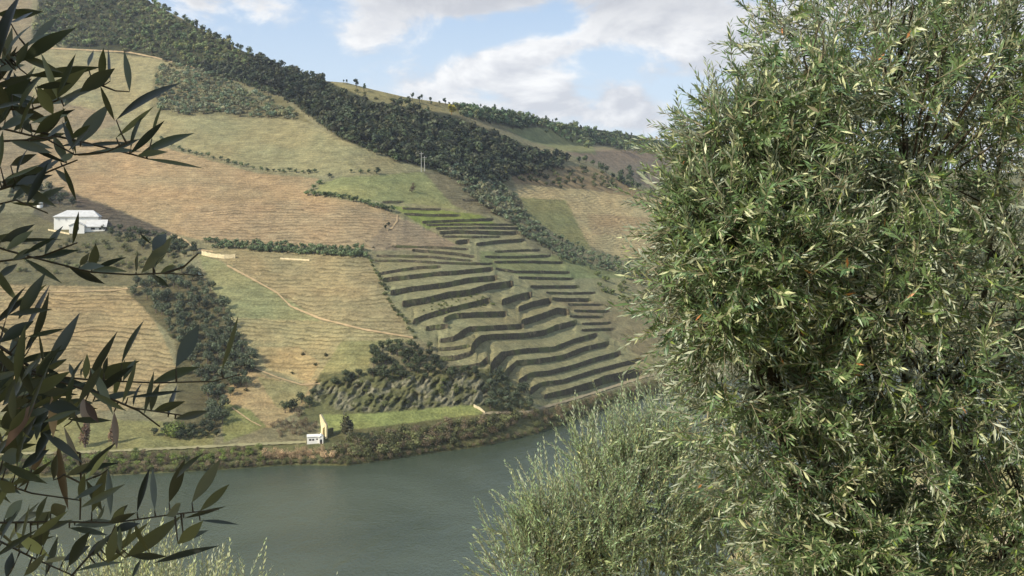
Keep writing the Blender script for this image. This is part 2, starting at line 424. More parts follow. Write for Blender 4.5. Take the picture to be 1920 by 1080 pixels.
def depth_at(px, py, tab=None):
    tab = LT if tab is None else tab
    i = int(np.clip(np.searchsorted(PXC, px) - 1, 0, len(PXC) - 2)); f = (px - PXC[i]) / (PXC[i + 1] - PXC[i])
    a = np.interp(py, PY[i][::-1], tab[i][::-1]); b = np.interp(py, PY[i + 1][::-1], tab[i + 1][::-1])
    return math.exp(a * (1 - f) + b * f)
def ground(px, py): return P(px, py, depth_at(px, py))

# fields: (outline, colour, strength of vine rows and their painted shade)
FIELDS = [
 ([(-2000, -200), (4000, -200), (4000, 1000), (-2000, 1000)], (152, 142, 104), .35),
 ([(-1400, 0), (60, 0), (60, 110), (100, 100), (230, 230), (80, 280), (100, 350), (-1400, 350)], (160, 142, 108), .5),
 ([(60, 88), (240, 100), (320, 118), (520, 200), (565, 226), (640, 262), (740, 298), (800, 318), (700, 330), (610, 330), (500, 322), (380, 290), (280, 262), (200, 210), (60, 180)], (168, 156, 112), .45),
 ([(290, 225), (420, 218), (580, 240), (660, 275), (740, 300), (790, 315), (600, 326), (480, 312), (360, 280)], (166, 155, 110), .4),
 ([(60, 262), (250, 262), (340, 285), (480, 325), (600, 335), (572, 362), (700, 385), (748, 405), (760, 430), (850, 460), (700, 466), (560, 462), (380, 450), (330, 440), (200, 385), (90, 345)], (184, 156, 114), .5),
 ([(370, 385), (560, 375), (745, 405), (740, 432), (700, 460), (560, 460), (380, 448), (330, 425)], (184, 158, 118), .8),
 ([(740, 408), (800, 425), (870, 465), (700, 470), (690, 455)], (172, 150, 116), .6),
 ([(600, 345), (640, 332), (790, 322), (840, 345), (900, 400), (780, 402), (690, 380), (590, 362)], (158, 155, 100), .25),
 ([(790, 318), (850, 335), (960, 400), (900, 410), (850, 385)], (140, 128, 94), .5),
 ([(690, 375), (800, 385), (940, 405), (1000, 470), (1180, 520), (1200, 620), (1280, 690), (990, 775), (900, 705), (760, 620), (690, 490), (860, 460)], (160, 152, 108), .10),
 ([(730, 385), (900, 402), (930, 420), (800, 428)], (140, 148, 76), .1),
 ([(900, 470), (1060, 480), (1180, 520), (1000, 525), (900, 495)], (144, 146, 96), .1),
 ([(1040, 560), (1200, 570), (1240, 640), (1200, 670), (1100, 600)], (150, 138, 100), .1),
 ([(385, 470), (500, 462), (690, 486), (722, 545), (776, 636), (600, 600), (520, 550), (430, 498)], (174, 156, 112), .75),
 ([(372, 475), (430, 498), (520, 550), (600, 600), (640, 640), (500, 640), (430, 600), (395, 540)], (158, 154, 106), .40),
 ([(430, 595), (600, 602), (776, 636), (700, 652), (660, 700), (570, 720), (490, 690), (450, 650)], (180, 164, 116), .9),
 ([(640, 640), (776, 636), (700, 652), (690, 700), (600, 700)], (160, 152, 100), .5),
 ([(480, 650), (560, 650), (600, 680), (580, 718), (500, 690)], (194, 168, 116), .7),
 ([(-900, 518), (250, 536), (300, 620), (335, 700), (260, 770), (-900, 760)], (184, 160, 114), .95),
 ([(-900, 395), (90, 400), (200, 440), (330, 450), (350, 520), (250, 538), (-900, 520)], (124, 116, 82), .3),
 ([(90, 345), (200, 385), (330, 440), (210, 440), (120, 430), (60, 400)], (116, 108, 84), .5),
 ([(110, 354), (200, 386), (330, 440), (290, 445), (220, 432), (160, 402)], (106, 94, 76), .9),
 ([(235, 545), (360, 500), (420, 570), (455, 650), (490, 700), (430, 760), (400, 825), (330, 800), (330, 640)], (112, 104, 72), .5),
 ([(450, 690), (560, 722), (620, 700), (560, 770), (510, 800), (420, 818), (420, 740)], (190, 164, 116), .6),
 ([(410, 750), (470, 770), (500, 800), (420, 830)], (142, 140, 86), .2),
 ([(480, 705), (580, 725), (560, 765), (520, 765)], (162, 150, 102), .5),
 ([(-600, 760), (300, 790), (400, 810), (400, 842), (-600, 860)], (152, 146, 94), .2),
 ([(-1400, 842), (130, 850), (420, 835), (560, 832), (640, 830), (640, 880), (-1400, 930)], (118, 116, 74), .0),
 ([(600, 700), (940, 690), (1000, 770), (900, 800), (640, 800), (560, 790)], (116, 114, 74), .1),
 ([(600, 778), (700, 775), (890, 758), (908, 775), (800, 792), (640, 808), (600, 812)], (152, 156, 92), .1),
 ([(600, 812), (640, 808), (905, 776), (1000, 775), (1290, 695), (1290, 740), (1000, 830), (640, 880)], (112, 108, 70), .0),
 ([(965, 345), (1100, 355), (1240, 375), (1300, 520), (1180, 492), (1080, 450), (990, 405)], (206, 182, 130), .55),
 ([(975, 370), (1060, 375), (1110, 470), (1180, 500), (1080, 460), (990, 408)], (158, 152, 98), .3),
 ([(1100, 400), (1240, 410), (1250, 440), (1110, 440)], (198, 170, 122), .6),
 ([(955, 312), (1110, 312), (1190, 352), (1200, 372), (1100, 355), (965, 345)], (158, 136, 98), .1),
 ([(1060, 285), (1200, 278), (1400, 292), (1400, 380), (1240, 362), (1170, 330)], (162, 142, 114), .3),
 ([(950, 242), (1030, 235), (1110, 268), (1120, 290), (1060, 284), (985, 262)], (146, 146, 98), .1),
 ([(610, 152), (700, 168), (850, 196), (870, 215), (790, 206), (720, 195), (640, 172)], (160, 146, 98), .2),
 ([(60, 70), (80, -50), (300, -80), (300, 14), (400, 70), (610, 152), (700, 190), (850, 215), (980, 270), (1060, 300), (900, 350), (800, 318), (740, 298), (640, 262), (520, 170), (300, 110), (130, 90)], (78, 78, 52), .0),
 ([(290, 125), (400, 140), (560, 225), (420, 218), (280, 215)], (138, 128, 90), .0),
 ([(470, 165), (530, 185), (590, 235), (560, 225)], (134, 124, 84), .2),
 ([(850, 196), (1020, 225), (1280, 268), (2600, 300), (2600, 310), (1280, 285), (1160, 282), (1040, 240), (960, 240), (870, 215)], (92, 92, 66), .0),
 ([(1900, 250), (3400, 250), (3400, 900), (1500, 900), (1400, 420)], (140, 134, 92), .3),
]
def paint():
    Cc = np.zeros(PXG.shape + (3,)); Rw = np.zeros(PXG.shape)
    for poly, c, rs in FIELDS:
        m = soft(PXG, PY, poly, 2.0); cl = np.array(lin(*c))
        Cc = Cc * (1 - m[..., None]) + cl * m[..., None]; Rw = Rw * (1 - m) + rs * m
    # natural patches: greener and more bleached spots
    n1 = fbm(PXG / 60, PY / 26, 4, 61)[..., None]; n2 = fbm(PXG / 24, PY / 7, 4, 71)[..., None]
    Cc = Cc * (1 + (n1 - .5) * np.array([0.25, 0.05, -0.05])) * (0.84 + 0.32 * n2)
    return Cc * np.array([0.66, 0.69, 0.76]), Rw  # blue gain puts some distance haze into the ground colours
Cc, Rw = paint()
def build_hill():
    D = np.exp(LT)
    X = (PXG - 960) * D / F; Y = D; Z = CH - (PY - HZ) * D / F
    nc = len(PXC)
    # below the water line and behind the skyline
    pre = []; post = []
    for dd, zz in ((-40, -14), (-6, -3.5)): pre.append((dd, zz))
    V = []; C = []; Rr = []
    X0 = X[:, 0]; Y0 = Y[:, 0]
    rowsX = [X0 + 0, X0 + 0]; rowsY = [Y0 - 40, Y0 - 6]; rowsZ = [np.full(nc, -14.0), np.full(nc, -3.5)]
    for k in range(NR): rowsX.append(X[:, k]); rowsY.append(Y[:, k]); rowsZ.append(Z[:, k])
    xe, ye, ze = X[:, -1], Y[:, -1], Z[:, -1]
    for dd, dz in ((15, -1.0), (60, -12), (200, -60), (600, -180), (1500, -300)):
        rowsX.append(xe * (1 + dd / ye)); rowsY.append(ye + dd); rowsZ.append(np.maximum(ze + dz, -6))
    nr = len(rowsX)
    V = np.stack([np.array(rowsX), np.array(rowsY), np.array(rowsZ)], -1)      # nr, nc, 3
    cc = np.concatenate([Cc[:, :1], Cc[:, :1], Cc, np.repeat(Cc[:, -1:], 5, 1)], 1).transpose(1, 0, 2)
    rr = np.concatenate([Rw[:, :1] * 0, Rw[:, :1] * 0, Rw, np.repeat(Rw[:, -1:] * 0, 5, 1)], 1).T
    ckm = clm * sstep(.40, .56, fbm(PXG / 16, PY / 12, 4, 88)) * .9
    rk = np.concatenate([ckm[:, :1] * 0, clm[:, :1] * 0, ckm, np.repeat(clm[:, -1:] * 0, 5, 1)], 1).T
    i, j = np.meshgrid(np.arange(nr - 1), np.arange(nc - 1), indexing='ij')
    a = (i * nc + j).ravel(); Q = np.stack([a, a + 1, a + nc + 1, a + nc], 1)
    me = mesh_data('hillside', V.reshape(-1, 3), Q, M_TER, cc.reshape(-1, 3), False)
    at = me.color_attributes.new('Rows', 'FLOAT_COLOR', 'POINT')
    r4 = np.zeros((nr * nc, 4), np.float32); r4[:, 0] = rr.ravel(); r4[:, 1] = rk.ravel(); r4[:, 3] = 1
    at.data.foreach_set('color', r4.ravel())
    tag(obj('hillside', me), kind='structure')
build_hill()
# water
me = mesh_data('river', [(-4000, -400, 0), (4000, -400, 0), (4000, 2500, 0), (-4000, 2500, 0)], np.array([[0, 1, 2, 3]]), M_WAT)
tag(obj('river', me), kind='structure')
# low valley floor under everything, out to the horizon
me = mesh_data('ground', [(-9000, -3000, -15), (9000, -3000, -15), (9000, 12000, -15), (-9000, 12000, -15)], np.array([[0, 1, 2, 3]]), simple('far_ground', lin(120, 112, 80, .6), .2, .02))
tag(obj('ground', me), kind='structure')

# dirt tracks lying on the slope
def track(name, pts, wpx, lift=0.25, mat=None):
    V = []; n = 0
    xs = []
    for (x0, y0), (x1, y1) in zip(pts[:-1], pts[1:]):
        k = max(2, int(math.hypot(x1 - x0, y1 - y0) / 4))
        for t in np.linspace(0, 1, k, endpoint=False): xs.append((x0 + (x1 - x0) * t, y0 + (y1 - y0) * t))
    xs.append(pts[-1])
    for i, (x, y) in enumerate(xs):
        x2, y2 = xs[min(i + 1, len(xs) - 1)]; x1, y1 = xs[max(i - 1, 0)]
        t = np.array([x2 - x1, y2 - y1]); t = t / (np.linalg.norm(t) + 1e-6)
        nrm = np.array([-t[1], t[0]]); w = wpx * 0.36 * (0.65 + 0.7 * random.random())
        for s in (-1, 0, 1):
            g = ground(x + nrm[0] * w * s, y + nrm[1] * w * s); g[2] += lift; V.append(g)
    Q = []
    for i in range(len(xs) - 1):
        for s in (0, 1): Q.append((i * 3 + s, i * 3 + s + 1, i * 3 + s + 4, i * 3 + s + 3))
    tag(obj(name, mesh_data(name, V, np.array(Q), mat or M_DIRT, None, True)), kind='structure')
track('riverside_road', [(-300, 858), (130, 850), (250, 845), (400, 838), (500, 833), (574, 830)], 6, .3, simple('road_dust', lin(170, 162, 118, .70), .2, .3))
track('riverside_road', [(905, 776), (990, 773), (1080, 748), (1180, 716), (1275, 688), (1400, 660)], 6, .3, simple('road_gravel', lin(176, 160, 124, .7), .2, .3))
track('dirt_path', [(425, 498), (470, 522), (520, 550), (545, 575), (600, 598), (680, 618), (775, 634)], 4.5, .25, simple('path_earth', lin(196, 168, 124, .72), .2, .3))
track('dirt_path', [(745, 403), (744, 415), (735, 428), (725, 432)], 4, .25)
track('dirt_path', [(75, 90), (240, 98), (290, 108), (330, 118), (400, 138)], 3.5, .3)
track('dirt_path', [(435, 765), (470, 790), (490, 800)], 3, .2)
track('dirt_path', [(0, 548), (120, 548), (215, 545), (265, 538)], 3, .25)
track('dirt_path', [(475, 690), (520, 708), (565, 722), (600, 720)], 3, .2)
track('dirt_path', [(320, 440), (350, 452), (365, 468), (400, 472)], 4, .2)

# ------------------------------------------------------------------ terrace walls
def wall_label(k, w):
    return None
RW = {21: 'dark slanting thin wall under the brown slope,', 22: 'long thin wall at mid height', 23: 'long thin wall just above the mid one', 24: 'thicker wall below the green strip', 25: 'thick wall left of the brown patch', 26: 'upper of three short walls in the brown patch', 27: 'middle of three short walls in the brown patch', 28: 'lowest of three short walls in the brown patch', 37: 'second thin wall from the top', 38: 'topmost faint thin wall', 40: 'thin wall under the long slanting one', 41: 'thin wall between two thicker ones', 42: 'thin wall just above the brown patch', 43: 'thin green bank above the dark edge wall', 44: 'thin line under the dark edge wall', 45: 'thin line crossing under the orange slope', 46: 'isolated thin wall nearest the big olive'}
def build_walls():
    names = {0: 'thick overgrown stone wall, lowest of the terraces, just above the riverside road',
             1: 'long dark stone terrace wall, second above the riverside road',
             2: 'long dark stone terrace wall, third above the riverside road',
             3: 'long dark stone terrace wall, fourth above the riverside road',
             4: 'dark stone terrace wall, fifth above the riverside road, turning sharply down at its left end',
             5: 'dark stone terrace wall with a pale ramp crossing it, sixth above the riverside road',
             6: 'dark terrace wall with a long diagonal kink below the widest flat terrace',
             7: 'short tall stone wall joining right of the kinked middle terrace walls',
             8: 'straight dark terrace wall above the kinked middle walls, at the left block',
             9: 'short rising stone wall with a rounded right end in the middle of the terraces',
             10: 'short steep stone wall beside the scrubby middle terrace',
             11: 'short stub of terrace wall left of the diagonal kinks',
             12: 'lowest short thin wall, upper of three beside the cliff top scrub',
             13: 'curved short wall, middle of three beside the cliff top scrub',
             14: 'hooked short wall, lowest of three beside the cliff top scrub',
             15: 'weed covered terrace bank crossing the left terraces below the tallest wall',
             16: 'tallest dark wall of the left terraces, broad at its left end',
             17: 'second tall dark wall from the top of the left terraces',
             18: 'long dark wall ending at the apex of the left terraces',
             19: 'thin short wall high on the left terraces by the hedge',
             20: 'very thin wall line under the orange slope, highest long one of the left terraces'}
    for k, w in enumerate(WALLS):
        xs = np.arange(w[0][0], w[-1][0] + .01, 2.2)
        V = []
        rr = np.random.RandomState(k)
        for i, x in enumerate(xs):
            t, b, e = wall_interval(w, min(max(x, w[0][0] + .01), w[-1][0] - .01))
            c = .5 * (t + b); h = .5 * (b - t) * min(1.0, 0.7 + 1.6 * e) * (1 + .10 * (fbm(x / 9, k * 7.0, 3, 4) - .5) * 2)
            t2 = c - h - .6 + rr.uniform(-.5, .4); b2 = c + h + 1.2
            db = depth_at(x, c + h) - 0.7 + rr.uniform(-.1, .1); dt = min(depth_at(x, c - h), db + 1.2) - 0.1 + rr.uniform(-.08, .08)
            bot = P(x, b2, db); top = P(x, t2, dt); mid = (bot + top) / 2 + np.array([0, rr.uniform(-.12, .12), 0])
            back = top + np.array([0, 0.7, -0.02]); low = np.array([back[0], back[1], bot[2]])
            V += [bot, mid, top, back, low]
        Q = []
        n = len(xs)
        for i in range(n - 1):
            for s in range(5): Q.append((i * 5 + s, (i + 1) * 5 + s, (i + 1) * 5 + (s + 1) % 5, i * 5 + (s + 1) % 5))
        Q += [(0, 1, 2, 3, 4), tuple((n - 1) * 5 + q for q in (4, 3, 2, 1, 0))]
        o = obj('terrace_wall', mesh_data('terrace_wall', V, Q, M_STONE)); o['kind'] = 'thing'
        if k in names: tag(o, names[k], 'stone wall')
        elif k in RW: tag(o, RW[k] + (' on the right-hand terraces' if k not in (43, 44, 45) else ' on the upper terraces'), 'stone wall')
        else: tag(o, {29: 'long thin dark wall low on the bright green upper terraces', 30: 'thin wall in the middle of the bright green upper terraces', 31: 'short thin wall near the top of the bright green terraces', 32: 'shortest topmost wall by the hedge on the pale green patch', 33: 'long dark wall at the lower edge of the bright green terraces', 34: 'thick brown bank just under the bright green terraces', 35: 'rising brown wall under the bright green terraces', 36: 'short dark stub beside the rising brown wall', 39: 'small thin wall alone on the brown slope by the olive gully'}.get(k, 'faint thin wall line crossing under the orange slope'), 'stone wall')
build_walls()

# ------------------------------------------------------------------ foliage
def quads_leafy(rs, cen, nrm, size, aspect=1.6):
    """small leaf-clump faces: centres, normals, sizes -> verts, quads"""
    n = len(cen)
    nrm = nrm / (np.linalg.norm(nrm, axis=1, keepdims=True) + 1e-9)
    t = rs.normal(size=(n, 3)); u = np.cross(nrm, t); u /= np.linalg.norm(u, axis=1, keepdims=True) + 1e-9
    v = np.cross(nrm, u)
    a = (size * 0.5)[:, None]; b = a * aspect
    j = lambda: 1 + rs.uniform(-.35, .35, (n, 1))
    V = np.stack([cen - u * a * j() - v * b * .35, cen - v * b * j() + u * a * .3, cen + u * a * j() + v * b * .2, cen + v * b * j() - u * a * .25], 1).reshape(-1, 3)
    return V, np.arange(n * 4).reshape(n, 4)
def crown_shape(rs, n, rx, rz, zc, leaf, lumps=7, col=(90, 98, 62), var=.3, up=.25, taper=0.0):
    """uneven crown of leaf clumps gathered on lumps"""
    lc = rs.normal(size=(lumps, 3)); lc /= np.linalg.norm(lc, axis=1, keepdims=True)
    lc *= rs.uniform(.25, .72, (lumps, 1)); lr = rs.uniform(.30, .55, lumps)
    k = rs.randint(0, lumps, n)
    d = rs.normal(size=(n, 3)); d /= np.linalg.norm(d, axis=1, keepdims=True)
    p = lc[k] + d * (lr[k] * rs.uniform(.55, 1.08, n))[:, None]
    tp = 1 - taper * (p[:, 2] * .5 + .5); p[:, 0] *= tp; p[:, 1] *= tp
    cen = p * np.array([rx, rx, rz]) + np.array([0, 0, zc])
    V, Q = quads_leafy(rs, cen, d + np.array([0, 0, up]) + rs.normal(size=(n, 3)) * .35, leaf * rs.uniform(.6, 1.4, n))
    c = np.array(lin(*col)) * (1 + rs.uniform(-var, var, (n, 1))) * (1 + rs.uniform(-.08, .08, (n, 3)))
    lump_t = (1 + rs.uniform(-.22, .22, lumps))[k][:, None]
    return V, Q, np.repeat(np.clip(c * lump_t, 0, 1), 4, 0)
def trunk_shape(h, r, rs, lean=.12, k=5):
    m = MB(); x = rs.uniform(-lean, lean); y = rs.uniform(-lean, lean)
    m.tube([(0, 0, -.4), (x * .4, y * .4, h * .5), (x, y, h)], [r * 1.3, r, r * .6], k)
    for i in range(3):
        a = rs.uniform(0, 6.28); m.tube([(x * .7, y * .7, h * .75), (x + math.cos(a) * h * .35, y + math.sin(a) * h * .35, h * 1.3)], [r * .55, r * .25], 4)
    return m
BARKC = lin(98, 84, 64, .7)
def one_mesh(name, rs, trunk_h, trunk_r, crown):
    """crown and trunk in one small mesh (for trees only a few pixels high)"""
    V, Q, C = crown; m = trunk_shape(trunk_h, trunk_r, rs)
    tv = np.array(m.V); tq = [q for q in m.Q if len(q) == 4]
    V2 = np.concatenate([V, tv]); Q2 = np.concatenate([Q, np.array(tq) + len(V)]); C2 = np.concatenate([C, np.tile(BARKC, (len(tv), 1))])
    return V2, Q2, C2
def protos(kind, n, seed):
    out = []
    for i in range(n):
        rs = np.random.RandomState(seed + i)
        if kind == 'wood':      # heights about 1 unit = whole tree
            out.append(one_mesh('t', rs, .35, .03, crown_shape(rs, 110, .42, .42, .54, .125, 7, (88, 96, 64), .35)))
        elif kind == 'pine':
            out.append(one_mesh('t', rs, .62, .03, crown_shape(rs, 90, .27, .34, .66, .11, 6, (72, 86, 60), .3, taper=.35)))
        elif kind == 'olive':
            out.append(one_mesh('t', rs, .28, .045, crown_shape(rs, 110, .50, .40, .50, .12, 7, (122, 130, 98), .3)))
        elif kind == 'shrub':
            out.append(one_mesh('t', rs, .2, .03, crown_shape(rs, 120, .55, .42, .38, .12, 7, (104, 106, 68), .35)))
        elif kind == 'bare':
            V, Q, C = crown_shape(rs, 150, .46, .45, .50, .07, 8, (128, 112, 92), .3); out.append(one_mesh('t', rs, .4, .04, (V, Q, C)))
    return out
def polyfill(poly, sx, sy, seed, jit=.45, dens=1.0):
    rs = np.random.RandomState(seed); xs = [p[0] for p in poly]; ys = [p[1] for p in poly]
    gx, gy = np.meshgrid(np.arange(min(xs), max(xs), sx), np.arange(min(ys), max(ys), sy))
    gx = gx + (np.arange(gx.shape[0]) % 2)[:, None] * sx * .5
    gx = (gx + rs.uniform(-jit, jit, gx.shape) * sx).ravel(); gy = (gy + rs.uniform(-jit, jit, gy.shape) * sy).ravel()
    m = in_poly(gx + (fbm(gx / 14, gy / 14, 3, seed) - .5) * 14, gy + (fbm(gx / 14, gy / 14, 3, seed + 5) - .5) * 10, poly) & (rs.uniform(size=gx.shape) < dens)
    return list(zip(gx[m], gy[m]))
MESHC = {}
def proto_meshes(kind, n=5, seed=100, mat=None, tint=None):
    key = (kind, seed, tint)
    if key not in MESHC:
        L = []
        for V, Q, C in protos(kind, n, seed):
            if tint: C = C * np.array(tint)
            L.append(mesh_data(kind, V, Q, mat or M_FOL, C))
        MESHC[key] = L
    return MESHC[key]
YPL = ['']
def fine_label(label, group, n, x, h, hr, xs):
    if n < 25: return label, group
    f = (h - hr[0]) / (hr[1] - hr[0] + 1e-6); sz = 'low' if f < .33 else ('middling' if f < .67 else 'tallest')
    g = (x - xs[0]) / (xs[1] - xs[0] + 1e-6)
    if n > 55: pl = YPL[0] + ' ' + ['far left', 'left', 'left-centre', 'right-centre', 'right', 'far right'][min(5, int(g * 6))]
    else: pl = 'left part' if g < .33 else ('middle part' if g < .67 else 'right part')
    return sz + ' ' + label + ', ' + pl, group + ', ' + sz + ' ones, ' + pl
def plant_things(pts, kind, name, label, cat, group, hpx, seed, tint=None, sink=.15):
    """every plant its own object; hpx = (min, max) height in metres"""
    L = proto_meshes(kind, 5, 100, None, tint); rs = np.random.RandomState(seed); xr = (min(p[0] for p in pts), max(p[0] for p in pts)); l0, g0 = label, group; ymid = float(np.median([p[1] for p in pts]))
    for (x, y) in pts:
        YPL[0] = 'upper' if y < ymid else 'lower'
        g = ground(x, y); h = rs.uniform(*hpx); label, group = fine_label(l0, g0, len(pts), x, h, hpx, xr)
        o = obj(name, L[rs.randint(len(L))]); o.location = (g[0], g[1], g[2] - sink); o.rotation_euler = (0, 0, rs.uniform(0, 6.28))
        o.scale = (h * rs.uniform(.85, 1.2), h * rs.uniform(.85, 1.2), h * rs.uniform(.85, 1.1)); tag(o, label, cat, group, 'thing')
def plant_stuff(pts, kind, name, label, hpx, seed, tint=None, sink=.3, tv=.22):
    P_ = protos(kind, 9, 100); rs = np.random.RandomState(seed); Vs = []; Qs = []; Cs = []; b = 0
    for (x, y) in pts:
        V, Q, C = P_[rs.randint(5)]; g = ground(x, y); h = rs.uniform(*hpx); a = rs.uniform(0, 6.28); ca, sa = math.cos(a), math.sin(a)
        s = np.array([h * rs.uniform(.7, 1.5), h * rs.uniform(.7, 1.5), h * rs.uniform(.75, 1.25)])
        W_ = V * s; W_ = np.stack([W_[:, 0] * ca - W_[:, 1] * sa, W_[:, 0] * sa + W_[:, 1] * ca, W_[:, 2]], 1) + g - np.array([0, 0, sink])
        Vs.append(W_); Qs.append(Q + b); b += len(V); Cs.append(C * (1 + rs.uniform(-tv, tv)) * (.55 + .9 * float(fbm(x / 34, y / 22, 3, 6))) * np.array([1 + rs.uniform(-.15, .2), 1, 1 + rs.uniform(-.15, .1)]) * (np.array(tint) if tint else 1))
    o = obj(name, mesh_data(name, np.concatenate(Vs), np.concatenate(Qs), M_FOL, np.concatenate(Cs)))
    tag(o, label, name.replace('_', ' ').split()[-1], None, 'stuff'); return o
def along(pts, step, seed, jit=(2, 1.2)):
    rs = np.random.RandomState(seed); out = []
    for (x0, y0), (x1, y1) in zip(pts[:-1], pts[1:]):
        k = max(1, int(math.hypot(x1 - x0, y1 - y0) / step))
        for t in np.linspace(0, 1, k, endpoint=False): out.append((x0 + (x1 - x0) * t + rs.uniform(-jit[0], jit[0]), y0 + (y1 - y0) * t + rs.uniform(-jit[1], jit[1])))
    return out

# the wooded hill: nearest and skyline trees are things, the mass behind them is one wood
WOOD = [(62, 60), (85, -60), (262, -30), (300, 16), (340, 36), (400, 70), (450, 96), (500, 119), (560, 143), (600, 155), (640, 182), (700, 205), (760, 210), (830, 232), (900, 252), (985, 285), (1070, 302), (1040, 320), (980, 330), (900, 350), (860, 322), (800, 312), (745, 296), (640, 258), (590, 222), (520, 172), (460, 158), (400, 138), (300, 108), (180, 88), (110, 92)]
wp = polyfill(WOOD, 8.5, 5.2, 1, .8)
plant_stuff([p for p in wp if p[0] < 470 and p[1] < 130], 'wood', 'hillside_wood', 'dense mixed wood of small rounded crowns covering the upper left hill', (3, 8.5), 2, (1.5, 1.45, 1.35), tv=.4)
plant_stuff([p for p in wp if not (p[0] < 470 and p[1] < 130)], 'wood', 'hillside_wood', 'dark dense belt of wood running down the ridge to the gully', (4, 11), 3, (.84, .84, .92), tv=.4)
plant_stuff(polyfill([(850, 200), (1020, 229), (1100, 246), (1280, 275), (2600, 325), (2600, 340), (1280, 288), (1170, 284), (1110, 268), (1040, 240), (960, 243), (925, 236), (870, 222)], 7, 4.2, 4), 'wood', 'ridge_wood', 'thin bluish green wood along the far ridge', (6, 9), 5, (.95, 1.05, 1.15))  # bluish tint paints far haze into the foliage
plant_stuff(polyfill([(1020, 232), (1100, 250), (1200, 272), (1180, 284), (1090, 276), (1030, 256)], 9, 5, 6, dens=.8), 'olive', 'ridge_scrub', 'pale scrubby trees on the slope under the far ridge', (6, 9), 7, (.8, .9, .75))
sk = [(x + random.uniform(-4, 4), float(skyl(x)) + random.uniform(0, 5)) for x in [305, 318, 331, 345, 356, 368, 382, 396, 405, 418, 428, 437, 444, 455, 466, 474, 484, 498, 508, 515, 525, 540, 547, 560, 572, 581, 590, 604]]
plant_things(sk, 'wood', 'skyline_tree', 'dark tree standing against the sky along the wooded ridge', 'tree', 'trees along the wooded skyline', (5, 9.5), 8, (.8, .85, .85))
sk2 = [(x + random.uniform(-5, 5), float(skyl(x)) + random.uniform(2, 8)) for x in list(range(640, 690, 11)) + list(range(770, 1280, 11))]
plant_things(sk2, 'pine', 'skyline_tree', 'dark tree on the far bare ridge against the sky', 'tree', 'trees along the far skyline', (4, 8), 9, (.8, .9, .95))
edge = along([(300, 112), (400, 142), (470, 162), (540, 190), (590, 226), (640, 262), (690, 282), (745, 300), (800, 314), (860, 326), (900, 352)], 9, 10, (3, 3))
plant_things(edge, 'wood', 'woodland_tree', 'dark rounded tree at the lower edge of the wooded ridge', 'tree', 'trees on the lower edge of the wood', (5, 8.5), 11, (.85, .88, .9))
belt = polyfill([(600, 200), (700, 215), (760, 190), (800, 215), (860, 240), (940, 262), (1000, 288), (1050, 300), (960, 318), (860, 318), (760, 292), (660, 262)], 17, 11, 12)
plant_things(belt, 'wood', 'woodland_tree', 'dark tree in the wooded belt on the ridge above the gully', 'tree', 'tall trees in the wooded belt', (7, 11), 13, (.78, .8, .85))
plant_things([(848, 216)], 'wood', 'autumn_tree', 'bright yellow autumn tree at the upper edge of the dark wood', 'tree', None, (12, 13), 14, (2.6, 1.9, .5))
plant_things([(946, 336)], 'wood', 'autumn_tree', 'yellow green autumn tree at the head of the olive gully', 'tree', None, (7.5, 8), 15, (2.3, 1.8, .6))
plant_things([(772, 360)], 'bare', 'lone_bush', 'wide reddish brown bush alone on the green slope', 'bush', None, (6.5, 7), 16, (.55, .45, .42))
plant_things([(740, 303)], 'wood', 'lone_tree', 'round dark tree just below the wood by the twin poles', 'tree', None, (7, 7.5), 17, (.6, .7, .55))
plant_things([(722, 430), (729, 424)], 'wood', 'field_bush', 'small dark bush beside the curved track on the orange slope', 'bush', 'two bushes by the curved track', (2.8, 3.4), 18, (.5, .55, .45))
plant_things([(618, 334), (706, 326)], 'wood', 'field_tree', 'small dark tree on the boundary above the pale green patch', 'tree', 'two trees on the field boundary', (4.5, 5), 19, (.55, .65, .5))
plant_things([(568, 620 + 46), (446, 715), (462, 733), (610, 668), (592, 686), (548, 702), (700, 395 + 70)], 'shrub', 'field_bush', 'tiny dark bush dotted on the lower dry field', 'bush', 'tiny bushes on the dry fields', (1.6, 2.4), 20, (.5, .5, .45))
# olives
OG = polyfill([(296, 128), (330, 125), (400, 140), (470, 172), (540, 208), (566, 228), (470, 220), (400, 216), (320, 217), (285, 200)], 9.5, 6.2, 21)
plant_stuff(OG, 'olive', 'olive_grove', 'grey green olives filling the grove below the wood', (4.6, 6.4), 23, (.98, .98, 1.0))
plant_things(along([(300, 262), (345, 285), (400, 298), (450, 312), (500, 322), (600, 326)], 11, 24), 'olive', 'olive_tree', 'dark olive tree in the single row between the upper fields', 'olive tree', 'olives in the single row', (2.8, 4.6), 25, (.55, .62, .5))
plant_things(along([(660, 324), (705, 326)], 12, 26), 'olive', 'olive_tree', 'dark olive tree on the field boundary above the pale green patch', 'olive tree', 'olives above the green patch', (2.6, 4), 27, (.55, .62, .5))
plant_things(along([(598, 346), (590, 356), (578, 366), (600, 368), (640, 372), (690, 384), (740, 400)], 6.5, 28), 'olive', 'hedge_tree', 'dark green tree in the hedge around the pale green patch', 'tree', 'hedge around the pale green patch', (3.2, 5), 29, (.58, .7, .5))
for k, l in enumerate([[(385, 456), (480, 461), (580, 467), (690, 472)], [(400, 464), (500, 470), (600, 476), (695, 480)], [(470, 470), (560, 476), (690, 484)]]):
    plant_things(along(l, 7.5, 30 + k, (2.5, 1.5)), 'olive', 'olive_tree', 'grey green olive tree in the thick belt across the middle slope', 'olive tree', 'olives of the belt across the middle slope', (3.2, 4.6), 33 + k, (.72, .82, .68))
plant_things(along([(692, 488), (712, 525), (735, 575), (765, 610), (780, 640)], 7, 40, (3, 3)), 'shrub', 'hedge_bush', 'scruffy green bush on the left boundary of the stone terraces', 'bush', 'bushes down the left side of the terraces', (2, 3.4), 41, (.8, .9, .75))
